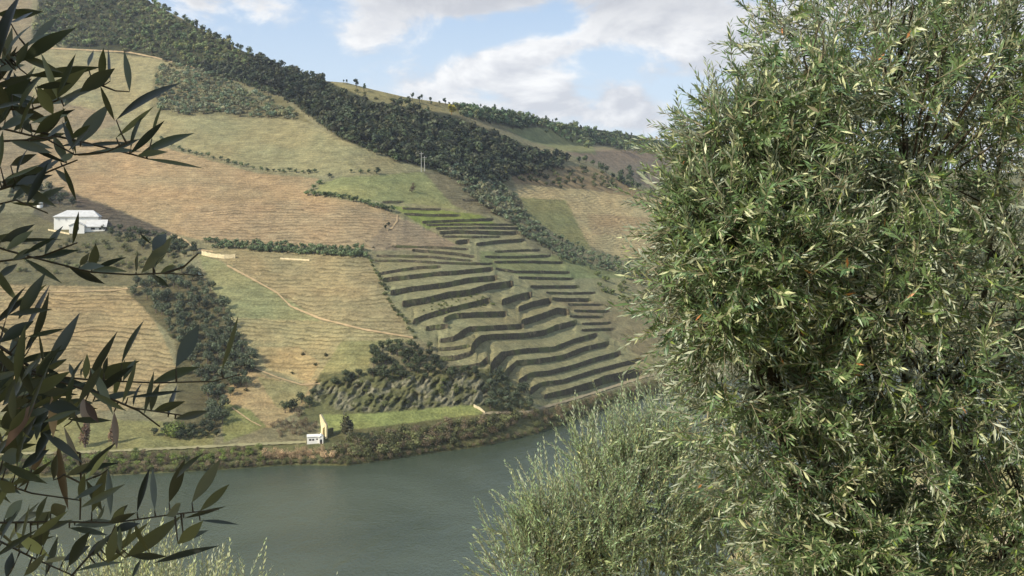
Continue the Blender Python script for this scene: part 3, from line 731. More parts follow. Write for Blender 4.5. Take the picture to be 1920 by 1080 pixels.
GO = polyfill([(800, 300), (870, 325), (960, 330), (950, 350), (985, 390), (985, 412), (940, 405), (900, 385), (860, 350), (810, 318)], 9.5, 6.5, 42)
plant_stuff(GO, 'olive', 'olive_grove', 'dense grey olives at the head of the gully right of the green slope', (4, 6.4), 43, (.85, .86, .88))
GL = polyfill([(940, 405), (990, 408), (1040, 440), (1100, 472), (1180, 495), (1280, 505), (1280, 530), (1180, 522), (1110, 505), (1050, 488), (990, 450)], 10, 6.5, 44)
plant_things(GL, 'olive', 'olive_tree', 'grey green olive tree in the long gully below the right field', 'olive tree', 'olives down the long gully', (3.6, 5.6), 45, (.82, .88, .84))
GF = polyfill([(965, 312), (1110, 314), (1190, 355), (1100, 356), (970, 346)], 14, 8, 46, dens=.8)
plant_things(GF, 'shrub', 'hillside_shrub', 'dark shrub dotted on the rocky knoll right of the gully head', 'shrub', 'shrubs on the rocky knoll', (4, 6.5), 47, (.66, .72, .62))
plant_things(along([(1090, 302), (1130, 322), (1180, 352), (1240, 375), (1290, 390)], 10, 48, (4, 4)) + polyfill([(1150, 325), (1215, 318), (1210, 340), (1165, 345)], 12, 8, 49), 'wood', 'hillside_tree', 'dark tree in the line below the brown far field', 'tree', 'trees below the brown far field', (6, 9), 50, (.65, .75, .68))
plant_things(polyfill([(1100, 520), (1220, 510), (1270, 560), (1240, 600), (1150, 560)], 17, 10, 51, dens=.8), 'shrub', 'hillside_shrub', 'green shrub on the bank below the end of the long gully', 'shrub', 'shrubs at the end of the gully', (3, 5.5), 52, (.9, 1.05, .75))
plant_things(polyfill([(800, 560), (905, 552), (930, 572), (860, 590), (790, 600)], 9, 6, 53, dens=.6), 'shrub', 'terrace_weed', 'pale weedy tuft on the scrubby middle terrace', 'shrub', 'weeds on the middle terrace', (1.2, 2), 54, (1.1, 1.2, .9))
plant_things(polyfill([(610, 195 - 35), (700, 178), (760, 196), (700, 192)], 14, 7, 55, dens=.5), 'shrub', 'ridge_shrub', 'small shrub on the open strip along the ridge', 'shrub', 'shrubs on the open ridge strip', (3.5, 5), 56, (.8, .85, .7))

# bigger trees: an empty with crown and trunk
def tree_parts(kind, n=5, seed=300, col=(88, 96, 64), tint=None, nl=420, leaf=.062, rx=.42, rz=.40, zc=.58, th=.42, taper=0, lumps=10):
    out = []
    for i in range(n):
        rs = np.random.RandomState(seed + i)
        V, Q, C = crown_shape(rs, nl, rx, rz, zc, leaf, lumps, col, .32, taper=taper)
        out.append((mesh_data('crown', V, Q, M_FOL, C), trunk_shape(th, .03, rs).data('trunk', M_BARK)))
    return out
def plant_trees(pts, parts, name, label, cat, group, hr, seed, sink=.2):
    rs = np.random.RandomState(seed); xr = (min(p[0] for p in pts), max(p[0] for p in pts)); l0, g0 = label, group; ymid = float(np.median([p[1] for p in pts]))
    for (x, y) in pts:
        YPL[0] = 'upper' if y < ymid else 'lower'
        g = ground(x, y); h = rs.uniform(*hr); label, group = fine_label(l0, g0, len(pts), x, h, hr, xr); e = empty(name, (g[0], g[1], g[2] - sink), rs.uniform(0, 6.28))
        e.scale = (h * rs.uniform(.9, 1.2), h * rs.uniform(.9, 1.2), h); c, t = parts[rs.randint(len(parts))]
        obj('crown', c, e); obj('trunk', t, e); tag(e, label, cat, group)
TP_grey = tree_parts('gully', col=(92, 100, 74), seed=300)
TP_dark = tree_parts('dark', col=(74, 82, 54), seed=320)
TP_bush = tree_parts('bush', col=(108, 110, 70), seed=340, rx=.55, rz=.45, zc=.42, th=.25, lumps=9)
TP_brown = tree_parts('brown', col=(124, 110, 84), seed=360, rx=.55, rz=.45, zc=.42, th=.25, leaf=.05, nl=380)
TP_green = tree_parts('green', col=(118, 130, 66), seed=380, rx=.55, rz=.42, zc=.40, th=.22)
TP_reed = tree_parts('reed', col=(184, 158, 122), seed=400, rx=.5, rz=.5, zc=.45, th=.2, leaf=.045, nl=420)
GW = polyfill([(240, 545), (300, 520), (365, 505), (400, 540), (430, 590), (455, 650), (485, 690), (470, 730), (430, 745), (415, 800), (385, 815), (380, 740), (330, 640), (290, 580)], 18, 13, 60)
plant_trees(GW, TP_grey, 'gully_tree', 'grey leafless looking tree in the dark gully on the left', 'tree', 'trees of the dark left gully', (4.5, 7.5), 61)
plant_trees(polyfill([(300, 585), (380, 580), (400, 700), (340, 720)], 26, 18, 62, dens=.6), TP_bush, 'gully_bush', 'low olive green bush among the gully trees on the left', 'bush', 'bushes in the left gully', (2.5, 4), 63)
plant_trees([(440, 728), (452, 722), (432, 742), (470, 698)], TP_dark, 'field_tree', 'blackish green tree at the lower mouth of the left gully', 'tree', 'dark trees at the gully mouth', (4.5, 6), 64)
CT = polyfill([(690, 655), (740, 645), (800, 650), (840, 690), (900, 695), (905, 712), (800, 712), (720, 712), (660, 722), (610, 730), (590, 752), (545, 790), (535, 775), (575, 740), (620, 715), (690, 700)], 16, 11, 65)
plant_trees(CT, TP_dark, 'clifftop_tree', 'dark evergreen tree in the scrub on the quarry cliff top', 'tree', 'dark scrub above the quarry cliff', (3.8, 6), 66)
plant_trees(polyfill([(905, 705), (945, 700), (990, 745), (1010, 768), (960, 775), (912, 770)], 16, 10, 67), TP_grey, 'shaded_tree', 'dark grey tree in the hollow between cliff and terraces', 'tree', 'trees in the hollow by the cliff', (3.5, 5.5), 68)
plant_trees(polyfill([(505, 800), (560, 775), (590, 790), (590, 812), (520, 822)], 15, 9, 69), TP_brown, 'riverside_bush', 'brownish bush on the bank left of the small white hut', 'bush', 'brown bushes left of the hut', (2.6, 4.2), 70)
plant_trees([(650, 826)], tree_parts('tall', 1, 440, (96, 94, 66), nl=700, leaf=.05, rx=.26, rz=.46, zc=.52, th=.4), 'riverside_tree', 'tall brown green tree standing right of the ruined gable', 'tree', None, (12, 12.1), 71)
plant_trees([(676, 834), (700, 838)], TP_dark, 'riverside_tree', 'dark round tree between the tall tree and the river', 'tree', 'two dark trees right of the tall tree', (5, 6), 72)
B1 = polyfill([(620, 842), (700, 822), (800, 806), (900, 790), (985, 778), (985, 800), (900, 826), (800, 840), (700, 858), (630, 866)], 13, 8.5, 73)
plant_trees(B1[::2], TP_bush, 'riverbank_bush', 'olive green bush on the steep bank below the quarry meadow', 'bush', 'green bushes below the quarry meadow', (3.4, 6.4), 74)
plant_trees(B1[1::2], TP_brown, 'riverbank_bush', 'greyish brown bush on the steep bank below the quarry meadow', 'bush', 'brown bushes below the quarry meadow', (3.2, 6), 75)
B2 = polyfill([(985, 780), (1080, 758), (1200, 724), (1290, 700), (1290, 716), (1200, 742), (1080, 780), (1000, 806)], 13, 8, 76)
plant_trees(B2[::2], TP_brown, 'riverbank_bush', 'rusty brown bush between the riverside road and the water', 'bush', 'brown bushes below the riverside road', (3.2, 5), 77)
plant_trees(B2[1::2], TP_bush, 'riverbank_bush', 'green bush between the riverside road and the water', 'bush', 'green bushes below the riverside road', (2.6, 4.2), 78)
plant_trees(polyfill([(490, 850), (600, 846), (625, 850), (625, 864), (490, 864)], 11, 7, 79), TP_reed, 'reed_clump', 'dry pinkish tan reed clump at the water below the hut', 'reeds', 'dry reeds below the hut', (2.6, 4.0), 80)
B3 = polyfill([(-200, 866), (150, 858), (300, 850), (490, 842), (500, 866), (400, 878), (200, 887), (-200, 893)], 12, 8, 81)
plant_trees(B3[::2], TP_green, 'riverbank_bush', 'bright green bush on the low bank at lower left', 'bush', 'green bushes on the low left bank', (2.2, 4.0), 82)
plant_trees(B3[1::2], TP_brown, 'riverbank_bush', 'brown bush on the low bank at lower left', 'bush', 'brown bushes on the low left bank', (2.4, 4.2), 83)
WL = [(x + random.uniform(-3, 3), float(shore(x)) - random.uniform(1.5, 5)) for x in np.arange(120, 1300, 8.5)]
plant_trees(WL[::2], TP_brown, 'waterside_bush', 'brown bush right at the waterline of the far bank', 'bush', 'brown bushes at the waterline', (1.6, 3.4), 110)
plant_trees(WL[1::2], TP_bush, 'waterside_bush', 'green bush right at the waterline of the far bank', 'bush', 'green bushes at the waterline', (1.6, 3.2), 111)
plant_trees([(212, 832), (160, 838)], tree_parts('cone', 2, 460, (116, 92, 70), nl=520, leaf=.05, rx=.26, rz=.5, zc=.52, taper=.75, th=.3), 'rusty_conifer', 'rust brown conical tree on the bank at lower left', 'tree', 'two rusty conical trees', (9, 12), 84)
plant_trees(polyfill([(280, 808), (400, 800), (410, 824), (290, 828)], 16, 8, 85), TP_dark, 'riverside_tree', 'dark bush tree above the riverside road at lower left', 'tree', 'dark trees above the left road', (3, 5), 86)
plant_trees([(320, 820), (335, 812)], TP_green, 'riverside_tree', 'fresh green tree by the riverside road at lower left', 'tree', 'two fresh green trees', (6, 7), 87)
HS = polyfill([(-300, 455), (90, 452), (200, 450), (300, 460), (340, 490), (330, 512), (200, 520), (-300, 500)], 19, 11, 88, dens=.7)
plant_trees(HS, TP_bush, 'orchard_tree', 'grey green tree on the shrubby steps below the white farmhouse', 'tree', 'trees below the farmhouse', (2.6, 4.4), 89)
plant_trees(polyfill([(190, 428), (240, 432), (320, 450), (370, 470), (350, 495), (250, 460), (190, 445)], 14, 9, 90), TP_dark, 'farmyard_tree', 'dark tree right of and below the white farmhouse', 'tree', 'dark trees beside the farmhouse', (4, 6.5), 91)
plant_trees(polyfill([(20, 345), (80, 350), (130, 372), (150, 388), (90, 392), (20, 385)], 15, 8, 92), TP_dark, 'farmyard_tree', 'dark tree in the clump behind the white farmhouse', 'tree', 'dark trees behind the farmhouse', (5, 7.5), 93)

plant_things(polyfill([(600, 720), (760, 708), (900, 700), (910, 750), (800, 762), (640, 768)], 14, 9, 101, dens=.28), 'shrub', 'cliff_shrub', 'green shrub rooted on the face of the quarry cliff', 'shrub', 'shrubs on the quarry cliff', (1.6, 3.6), 102, (.95, 1.0, .8))

# ------------------------------------------------------------------ buildings
def farmhouse():
    d = depth_at(140, 438); g = P(140, 437, d); s = d / F            # metres per pixel here
    e = empty('farmhouse', g, math.radians(12)); tag(e, 'long white farmhouse with pale grey roof on the slope at far left', 'house')
    X = lambda px: (px - 140) * s
    Zf = lambda py: (437 - py) * s
    w = MB(); w.box((X(99), 7, -4.5), (X(178), 18, Zf(406))); w.build('wall', M_PLASTER, e)
    r = MB(); x0, x1, y0, y1, z = X(97.5), X(180), 6.2, 18.8, Zf(406) + .005; zr = Zf(394)
    r.add([(x0, y0, z), (x1, y0, z), (x1, y1, z), (x0, y1, z), (x0 + 6.5, 12.5, zr), (x1 - 4, 12.5, zr), (x0, y0, z - .35), (x1, y0, z - .35), (x1, y1, z - .35), (x0, y1, z - .35)],
          [(0, 1, 5, 4), (1, 2, 5), (2, 3, 4, 5), (3, 0, 4), (9, 8, 7, 6), (0, 6, 7, 1), (1, 7, 8, 2), (2, 8, 9, 3), (3, 9, 6, 0)])
    r.build('roof', M_ROOF, e)
    a = MB(); a.prism([(X(130), -4.5), (X(157), -4.5), (X(157), Zf(423)), (X(143.5), Zf(417)), (X(130), Zf(423))], 0, 6.98); a.build('annex_wall', M_PLASTER, e)
    r = MB(); r.prism([(X(129), Zf(423.4)), (X(143.5), Zf(416.9)), (X(158), Zf(423.4)), (X(158), Zf(422.2)), (X(143.5), Zf(415.6)), (X(129), Zf(422.2))], -.4, 6.95); r.build('annex_roof', M_ROOF, e)
    a = MB(); a.box((X(157) + .01, 2.5, -4.5), (X(192), 6.97, Zf(426))); a.build('lean_to', M_PLASTER, e)
    r = MB(); xa, xb, za, zb = X(158) + .02, X(196), Zf(425.9), Zf(413)
    r.add([(xa, 1.6, za), (xb, 1.6, za), (xb, 6.96, zb), (xa, 6.96, zb), (xa, 1.6, za + .3), (xb, 1.6, za + .3), (xb, 6.96, zb + .3), (xa, 6.96, zb + .3)],
          [(3, 2, 1, 0), (4, 5, 6, 7), (0, 1, 5, 4), (1, 2, 6, 5), (2, 3, 7, 6), (3, 0, 4, 7)]); r.build('lean_to_roof', M_ROOF, e)
    for (x, py, ww, hh, y) in ((145, 431, 1.5, 1.9, 0), (171, 431, 2.2, 1.2, 2.5), (184, 431, 1.4, 1.0, 2.5), (108, 414, 1.2, 1.3, 7), (121, 414, 1.2, 1.3, 7)):
        z = Zf(py); f = MB(); f.box((X(x) - ww / 2, y - .04, z), (X(x) + ww / 2, y + .01, z + hh)); fo = f.build('window', M_DARK if y < 5 else M_ROOF, e)
        m = MB(); m.box((X(x) - ww / 2 - .12, y - .10, z - .16), (X(x) + ww / 2 + .12, y - .041, z - .01)); m.build('sill', M_PLASTER, fo)
farmhouse()
def hut():
    d = depth_at(590, 832); g = P(590, 830.5, d); s = d / F
    e = empty('riverside_hut', g, math.radians(10)); e.scale = (.88, .88, .88); tag(e, 'small white flat roofed hut with dark openings beside the riverside road', 'hut')
    w = MB(); w.box((-16 * s, 0, -1.2), (9 * s, 4.2, 2.5)); w.prism([(9 * s + .01, -1.2), (18 * s, -1.2), (18 * s, 2.3), (13.5 * s, 3.0), (9 * s + .01, 2.3)], -.6, 4.0); w.build('wall', M_PLASTER, e)
    r = MB(); r.box((-16.6 * s, -.3, 2.51), (8.9 * s, 4.5, 2.85)); r.prism([(8.6 * s, 2.25), (13.5 * s, 3.03), (18.5 * s, 2.25), (18.5 * s, 2.5), (13.5 * s, 3.3), (8.6 * s, 2.5)], -.8, 4.2); r.build('roof', M_PLASTER, e)
    for x0, x1, z0, z1, y in ((-12, -7, 1.0, 1.7, -.03), (-5.5, -1, 1.0, 1.7, -.03), (3, 7, 1.3, 1.8, -.03), (11, 15.5, -.6, 1.5, -.63)):
        m = MB(); m.box((x0 * s, y, z0), (x1 * s, y + .02, z1)); m.build('window' if y > -.1 else 'doorway', M_DARK, e)
hut()
def ruin():
    d = depth_at(612, 822) ; g = P(606, 822, d); s = d / F
    e = empty('ruined_gable', g, math.radians(-22)); tag(e, 'tall pointed cream gable wall of a roofless ruin with an open doorway', 'ruin')
    X = lambda px: (px - 606) * s; Z = lambda py: (822 - py) * s
    w = MB()
    w.prism([(X(598), Z(778)), (X(600), Z(777)), (X(607), Z(788)), (X(613), Z(797)), (X(613), Z(803)), (X(609), Z(800)), (X(605), Z(803)), (X(601), Z(803))], 0, 1.0)
    w.prism([(X(601), Z(803)), (X(605), Z(803)), (X(605), Z(826)), (X(601), Z(826))], .003, .997)
    w.prism([(X(609.5), Z(800.4)), (X(613), Z(803)), (X(613), Z(826)), (X(609.5), Z(826))], .003, .997)
    w.build('gable_wall', M_RUIN, e)
    b = MB(); b.box((X(613) - .9, 1.0, -1), (X(613), 5.0, Z(806))); b.build('side_wall', M_STONE, e)  # dark stone carries the shade of this side in its colour
ruin()
def poles():
    for (px, py, h, lab) in ((790, 322, 13, 'left and taller pale pole of the pair on the ridge shoulder'), (796, 321, 10, 'right and shorter pale pole of the pair on the ridge shoulder')):
        g = ground(px, py); e = empty('utility_pole', g); tag(e, lab, 'pole')
        MB().tube([(0, 0, -1), (0, 0, h)], [.27, .17], 8).build('post', M_POLE, e)
        m = MB(); m.box((-1.4, -.1, h - 1.2), (1.4, .1, h - .95)); m.build('crossarm', M_POLE, e)
    g = ground(1265, 300)
poles()
def low_wall(name, pts, hpx, mat, label, thick=.7):
    V = []; Q = []
    xs = []
    for (x0, y0), (x1, y1) in zip(pts[:-1], pts[1:]):
        for t in np.linspace(0, 1, 5, endpoint=False): xs.append((x0 + (x1 - x0) * t, y0 + (y1 - y0) * t))
    xs.append(pts[-1])
    for (x, y) in xs:
        g = ground(x, y); s = g[1] / F; h = hpx * s * random.uniform(.85, 1.05)
        V += [g + (0, -.05, -.8), g + (0, 0, h), g + (0, thick, h), g + (0, thick, -.8)]
    n = len(xs)
    for i in range(n - 1):
        for k in range(4): Q.append((i * 4 + k, i * 4 + 4 + k, i * 4 + 4 + (k + 1) % 4, i * 4 + (k + 1) % 4))
    Q += [(0, 1, 2, 3), tuple((n - 1) * 4 + k for k in (3, 2, 1, 0))]
    tag(obj(name, mesh_data(name, V, Q, mat)), label, 'wall', None, 'thing')
low_wall('retaining_wall', [(378, 478), (395, 482), (420, 485), (441, 484)], 8, M_PALEST, 'pale cream retaining wall at the left end of the olive belt')
low_wall('retaining_wall', [(525, 486), (580, 489)], 3, M_PALEST, 'low pale earth wall under the middle of the olive belt')
low_wall('quarry_wall', [(888, 763), (900, 769), (909, 776)], 5, M_PALEST, 'short pale end wall at the right tip of the quarry meadow')
low_wall('farmyard_wall', [(90, 432), (110, 436), (130, 440)], 3, M_PALEST, 'low pink stone wall in front of the white farmhouse')
def tank():
    g = ground(75, 388); e = empty('water_tank', g); tag(e, 'small round white water tank behind the farmhouse trees', 'tank')
    MB().tube([(0, 0, -1), (0, 0, 3.2)], 1.7, 16).build('body', M_PLASTER, e); MB().tube([(0, 0, 3.21), (0, 0, 3.7)], [1.85, .3], 16).build('lid', M_PLASTER, e)
tank()

# ------------------------------------------------------------------ near bank
def near_bank():
    xs = np.concatenate([np.linspace(-300, -12, 24), np.linspace(-11, 16, 110), np.linspace(18, 300, 24)]); ys = np.concatenate([np.linspace(-60, -2, 12), np.linspace(-1, 22, 100), np.linspace(24, 220, 40)])
    Xg, Yg = np.meshgrid(xs, ys)
    k = sstep(1.6, 3.4, Xg); yp = np.maximum(Yg, 0)
    zr = -.10 * np.minimum(yp, 13) - .62 * np.maximum(yp - 13, 0); zl = -.52 * yp
    Z = CH - 1.65 + zl * (1 - k) + zr * k - .02 * np.minimum(Yg, 0) * 10 + (fbm(Xg * 1.2, Yg * 1.2, 4, 5) - .5) * .35
    Z = np.maximum(Z, -6)
    V = np.stack([Xg, Yg, Z], -1).reshape(-1, 3); nx = len(xs)
    i, j = np.meshgrid(np.arange(len(ys) - 1), np.arange(nx - 1), indexing='ij'); a = (i * nx + j).ravel()
    m, N = mat_new('near_ground'); pos = N.n('ShaderNodeNewGeometry').outputs['Position']
    c = N.ramp(N.noise(pos, 1.1, 7, .65), [(.3, lin(110, 100, 60, .8)), (.5, lin(178, 168, 104, .8)), (.62, lin(206, 184, 150, .8)), (.75, lin(150, 150, 84, .8))])
    bn = N.n('ShaderNodeBump', {'Height': N.noise(pos, 9, 6, .6), 'Distance': .05})
    b = N.n('ShaderNodeBsdfPrincipled', {'Base Color': c, 'Roughness': .95, 'Normal': bn.outputs[0]}); finish(N, b.outputs[0])
    tag(obj('near_bank', mesh_data('near_bank', V, np.stack([a, a + 1, a + nx + 1, a + nx], 1), m, None, True)), kind='structure')
near_bank()

# ------------------------------------------------------------------ near olive trees: real leaves on shoots
def leaves(rs, base, dirn, nrm, L, Wd, seg=3, bend=.12, fold=.18):
    """arrays of leaf bases, directions, normals, lengths, widths -> lens shaped folded leaves"""
    n = len(base)
    dirn = dirn / (np.linalg.norm(dirn, axis=1, keepdims=True) + 1e-9)
    side = np.cross(dirn, nrm); side /= np.linalg.norm(side, axis=1, keepdims=True) + 1e-9
    nr = np.cross(side, dirn)
    u = np.linspace(0, 1, seg + 1); prof = np.sin(np.pi * np.clip(u, 0.01, .99) ** .95) ** 1.05
    bd = (bend * rs.uniform(-.6, 1.4, n))
    V = np.zeros((n, seg + 1, 3, 3))
    for i, uu in enumerate(u):
        c = base + dirn * (L * uu)[:, None] + nr * (-bd * L * uu * uu)[:, None]
        w = (Wd * .5 * prof[i])[:, None]
        V[:, i, 0] = c - side * w + nr * w * fold; V[:, i, 1] = c; V[:, i, 2] = c + side * w + nr * w * fold
    q = []
    for i in range(seg):
        a = i * 3; q += [(a, a + 1, a + 4, a + 3), (a + 1, a + 2, a + 5, a + 4)]
    q = np.array(q); per = (seg + 1) * 3
    Q = (q[None] + (np.arange(n) * per)[:, None, None]).reshape(-1, 4)
    return V.reshape(-1, 3), Q, per
def shoots(rs, start, dirn, length, spacing, leafL, leafW, seg, ang=.75, curve=.35, droop=0.0):
    """leafy shoots: returns leaf arrays and stem polylines"""
    B = []; D = []; Nn = []; LL = []; WW = []; stems = []; sid = []
    for k in range(len(start)):
        d = dirn[k] / np.linalg.norm(dirn[k]); p = np.array(start[k], float); Lg = length[k]; step = spacing * rs.uniform(.85, 1.2)
        cv = rs.normal(size=3) * curve; nst = max(3, int(Lg / step)); pts = [p.copy()]
        a = rs.uniform(0, 3.14); ref = np.cross(d, rs.normal(size=3)); ref /= np.linalg.norm(ref)
        for i in range(nst):
            d = d + cv * step + np.array([0, 0, -droop * step]); d /= np.linalg.norm(d); p = p + d * step; pts.append(p.copy())
            ref = ref - d * ref.dot(d); ref /= np.linalg.norm(ref); bi = np.cross(d, ref)
            a += math.pi / 2 + rs.uniform(-.3, .3)
            for sgn in (0, math.pi):
                if rs.uniform() < .12: continue
                rad = ref * math.cos(a + sgn) + bi * math.sin(a + sgn)
                an = ang * rs.uniform(.7, 1.3) * (1.0 - .35 * i / nst)
                B.append(p); D.append(d * math.cos(an) + rad * math.sin(an)); Nn.append(d * math.sin(an) - rad * math.cos(an) + rs.normal(size=3) * .25)
                f = rs.uniform(.7, 1.15) * (1 - .45 * (i / nst) ** 3); LL.append(leafL * f); WW.append(leafW * rs.uniform(.8, 1.15) * f); sid.append(k)
        stems.append(pts)
    return np.array(B), np.array(D), np.array(Nn), np.array(LL), np.array(WW), stems, np.array(sid)
def stems_mesh(stems, r):
    V = []; Q = []; b = 0
    for pts in stems:
        pts = np.array(pts)[::2] if len(pts) > 6 else np.array(pts); n = len(pts)
        t = np.gradient(pts, axis=0); t /= np.linalg.norm(t, axis=1, keepdims=True) + 1e-9
        u = np.cross(t, np.array([.31, .2, .93])); u /= np.linalg.norm(u, axis=1, keepdims=True) + 1e-9; w = np.cross(t, u)
        rr = (r * np.linspace(1.2, .5, n))[:, None]
        for a in (0, 2.094, 4.189): V.append(pts + (u * math.cos(a) + w * math.sin(a)) * rr)
        i = np.arange(n - 1)
        for a in range(3):
            c = (a + 1) % 3; Q.append(np.stack([b + a * n + i, b + c * n + i, b + c * n + i + 1, b + a * n + i + 1], 1))
        b += 3 * n
    return np.concatenate(V), np.concatenate(Q)
M_LEAF = mat_foliage('olive_leaf', rand=0, transl=.09, under=(.52, .54, .40), rough=.40, spec=.5)
M_LEAFD = mat_foliage('olive_leaf_near', rand=0, transl=.10, under=(.26, .28, .21), rough=.38, spec=.5)  # darker leaf copy; the left tree's shade is put into its colour
M_TWIG = simple('olive_twig', lin(150, 140, 112, .75), .35, 20, .85)
M_TWIGD = simple('olive_twig_dark', lin(84, 76, 62, .7), .35, 20, .85)  # darker twig copy, shade of the left tree included in the tone
M_OBARK = simple('olive_bark', lin(96, 86, 70, .7), .45, 9, .95, .02, 30)
def leaf_colours(rs, n, sid, per, base, odd):
    ns = sid.max() + 1
    sc_ = 1 + rs.uniform(-.32, .32, ns); hue = rs.normal(size=ns) * .06
    c = np.array(lin(*base)) * np.ones((n, 3)); c = c * sc_[sid][:, None] * (1 + rs.uniform(-.25, .25, (n, 1)))
    c[:, 0] *= 1 + hue[sid]; c[:, 2] *= 1 - hue[sid]
    for frac, oc in odd:
        m = rs.uniform(size=n) < frac; c[m] = np.array(lin(*oc)) * rs.uniform(.7, 1.2, (m.sum(), 1))
    return np.repeat(np.clip(c, 0, 1), per, 0)
def blob_starts(rs, blobs, n, up, rmin=.5, clump=0.0):
    if clump > 0:
        S = []; Dd = []; got = 0
        while got < n:
            a, b = blob_starts(rs, blobs, n, up, rmin); f = fbm(a[:, 0] * 8.5 + a[:, 1] * 2.3 + 50, a[:, 2] * 8.5 + a[:, 1] * 3.1 + 50, 2, 12)
            k = f > clump; S.append(a[k]); Dd.append(b[k]); got += int(k.sum())
        return np.concatenate(S)[:n], np.concatenate(Dd)[:n]
    wts = np.array([b[3] ** 2 * (b[4] if len(b) > 4 else 1) for b in blobs]); k = rs.choice(len(blobs), n, p=wts / wts.sum())
    c = np.array([b[:3] for b in blobs])[k]; r = np.array([b[3] for b in blobs])[k]
    d = rs.normal(size=(n, 3)); d /= np.linalg.norm(d, axis=1, keepdims=True)
    st = c + d * (r * rs.uniform(rmin, .95, n) * (0.9 + .25 * fbm(d[:, 0] * 3 + 9, d[:, 2] * 3 + d[:, 1] * 2 + 9, 2, 3)))[:, None]
    dr = d * .7 + np.array([0, 0, up]) + rs.normal(size=(n, 3)) * .45
    return st, dr
def olive(name, label, base, blobs, n, seed, leafL, leafW, shootL, up, base_col, odd, seg=3, spacing=.016, rmin=.5, trunk_r=.10, leafmat=None, extra=None, twig=None, twig_r=.0016, droop=0.0, ang=.75, clump=0.0):
    rs = np.random.RandomState(seed); e = empty(name, base); tag(e, label, 'olive tree')
    off = -np.array(base, float)
    st, dr = blob_starts(rs, blobs, n, up, rmin, clump)
    B, D, Nn, LL, WW, stems, sid = shoots(rs, st, dr, rs.uniform(*shootL, n), spacing, leafL, leafW, seg, ang=ang, droop=droop)
    V, Q, per = leaves(rs, B, D, Nn, LL, WW, seg)
    C = leaf_colours(rs, len(B), sid, per, base_col, odd)
    obj('crown', mesh_data('crown', V + off, Q, leafmat or M_LEAF, C, False), e)
    SV, SQ = stems_mesh(stems, twig_r); obj('twigs', mesh_data('twigs', SV + off, SQ, twig or M_TWIG, None, True), e)
    # limbs from the trunk into the crown
    cen = np.array([b[:3] for b in blobs]); mid = cen.mean(0); m = MB(); bs = np.array(base, float)
    fork = bs * .55 + mid * .45
    m.tube([bs - (0, 0, .4) - bs, (bs * .75 + fork * .25 + (.05, .03, 0)) - bs, fork - bs], [trunk_r * 1.35, trunk_r, trunk_r * .8], 10)
    tk = m.build('trunk', M_OBARK, e, True)
    m = MB()
    for b in blobs:
        c = np.array(b[:3]); q = fork * .5 + c * .5 + rs.normal(size=3) * .08
        m.tube([fork - bs, q - bs, c - bs], [trunk_r * .34, trunk_r * .2, trunk_r * .09], 7)
        for i in range(int(20 * b[3] / .6)):
            d = rs.normal(size=3); d /= np.linalg.norm(d); f = c + d * b[3] * rs.uniform(.6, 1.0); h = c * .5 + f * .5 + rs.normal(size=3) * .05 * b[3]; s0 = c * .8 + q * .2
            m.tube([s0 - bs, h - bs, f - bs], [trunk_r * .08, trunk_r * .05, .002], 4)
    m.build('limbs', M_OBARK, e, True)
    return e
def pb(px, py, d, r, w=1.0):
    p = P(px, py, d); return (p[0], p[1], p[2], r, w)
def gz(x, y):
    k = float(sstep(1.6, 3.4, np.array(x))); zr = -.10 * min(y, 13) - .62 * max(y - 13, 0); return CH - 1.65 - .52 * y * (1 - k) + zr * k
# large olive on the right
TA = [pb(1700, 250, 3.9, .72), pb(1560, 560, 3.9, .58), pb(1740, 640, 4.0, .72), pb(1500, 330, 3.8, .36), pb(1520, 130, 3.7, .20), pb(1340, 440, 3.7, .22), pb(1460, 760, 3.8, .34), pb(1560, 930, 3.9, .40, 1.8),
      pb(1640, 40, 4.1, .52), pb(1960, 420, 4.2, .9, .6), pb(1900, 60, 4.3, .7, .7), pb(1940, 900, 4.0, .55), pb(2350, 450, 4.5, 1.0, .5), pb(2250, 850, 4.4, .8, .5), pb(1720, 1120, 3.85, .34, 2.2), pb(1600, 1060, 3.75, .28, 2.2), pb(1880, 1010, 3.8, .30, 1.2), pb(1340, 550, 3.6, .22, 3.5), pb(1390, 280, 3.7, .22, 3.5), pb(1420, 640, 3.7, .26, 2.5), pb(1430, 450, 3.6, .30, 2.5), pb(1330, 410, 3.65, .16, 3.5)]
olive('olive_tree', 'large olive tree with narrow green and silver leaves filling the right side', (1.95, 4.6, gz(1.95, 4.6)), TA, 11000, 11, .045, .0090, (.08, .21), .12, (92, 112, 68),
      [(.14, (190, 192, 144)), (.002, (180, 120, 70)), (.03, (130, 146, 64)), (.03, (150, 140, 110))], trunk_r=.07, seg=2, rmin=.40, spacing=.0125, ang=.85, clump=.40)
# young olive below it, with upright silvery shoots
TB = [pb(1200, 960, 8.0, .50), pb(1100, 1010, 7.8, .42), pb(1000, 1080, 7.7, .30), pb(1020, 1000, 7.8, .2), pb(1300, 930, 8.3, .48), pb(1180, 860, 8.1, .24), pb(1110, 860, 8.0, .16), pb(1250, 830, 8.2, .22), pb(1200, 1200, 8.0, .85, .5), pb(1420, 1080, 8.2, .6)]
olive('olive_tree', 'smaller olive tree with upright silvery shoots in front of the river', (0.95, 8.2, gz(.95, 8.2)), TB, 3000, 12, .046, .0105, (.22, .48), 1.0, (134, 152, 104),
      [(.06, (200, 200, 140))], seg=2, spacing=.022, twig_r=.0022, trunk_r=.09, ang=.6)
TC = [pb(330, 1190, 7.0, .34), pb(240, 1150, 7.2, .28), pb(420, 1230, 7.0, .36), pb(560, 1290, 7.1, .34), pb(160, 1210, 7.3, .4)]
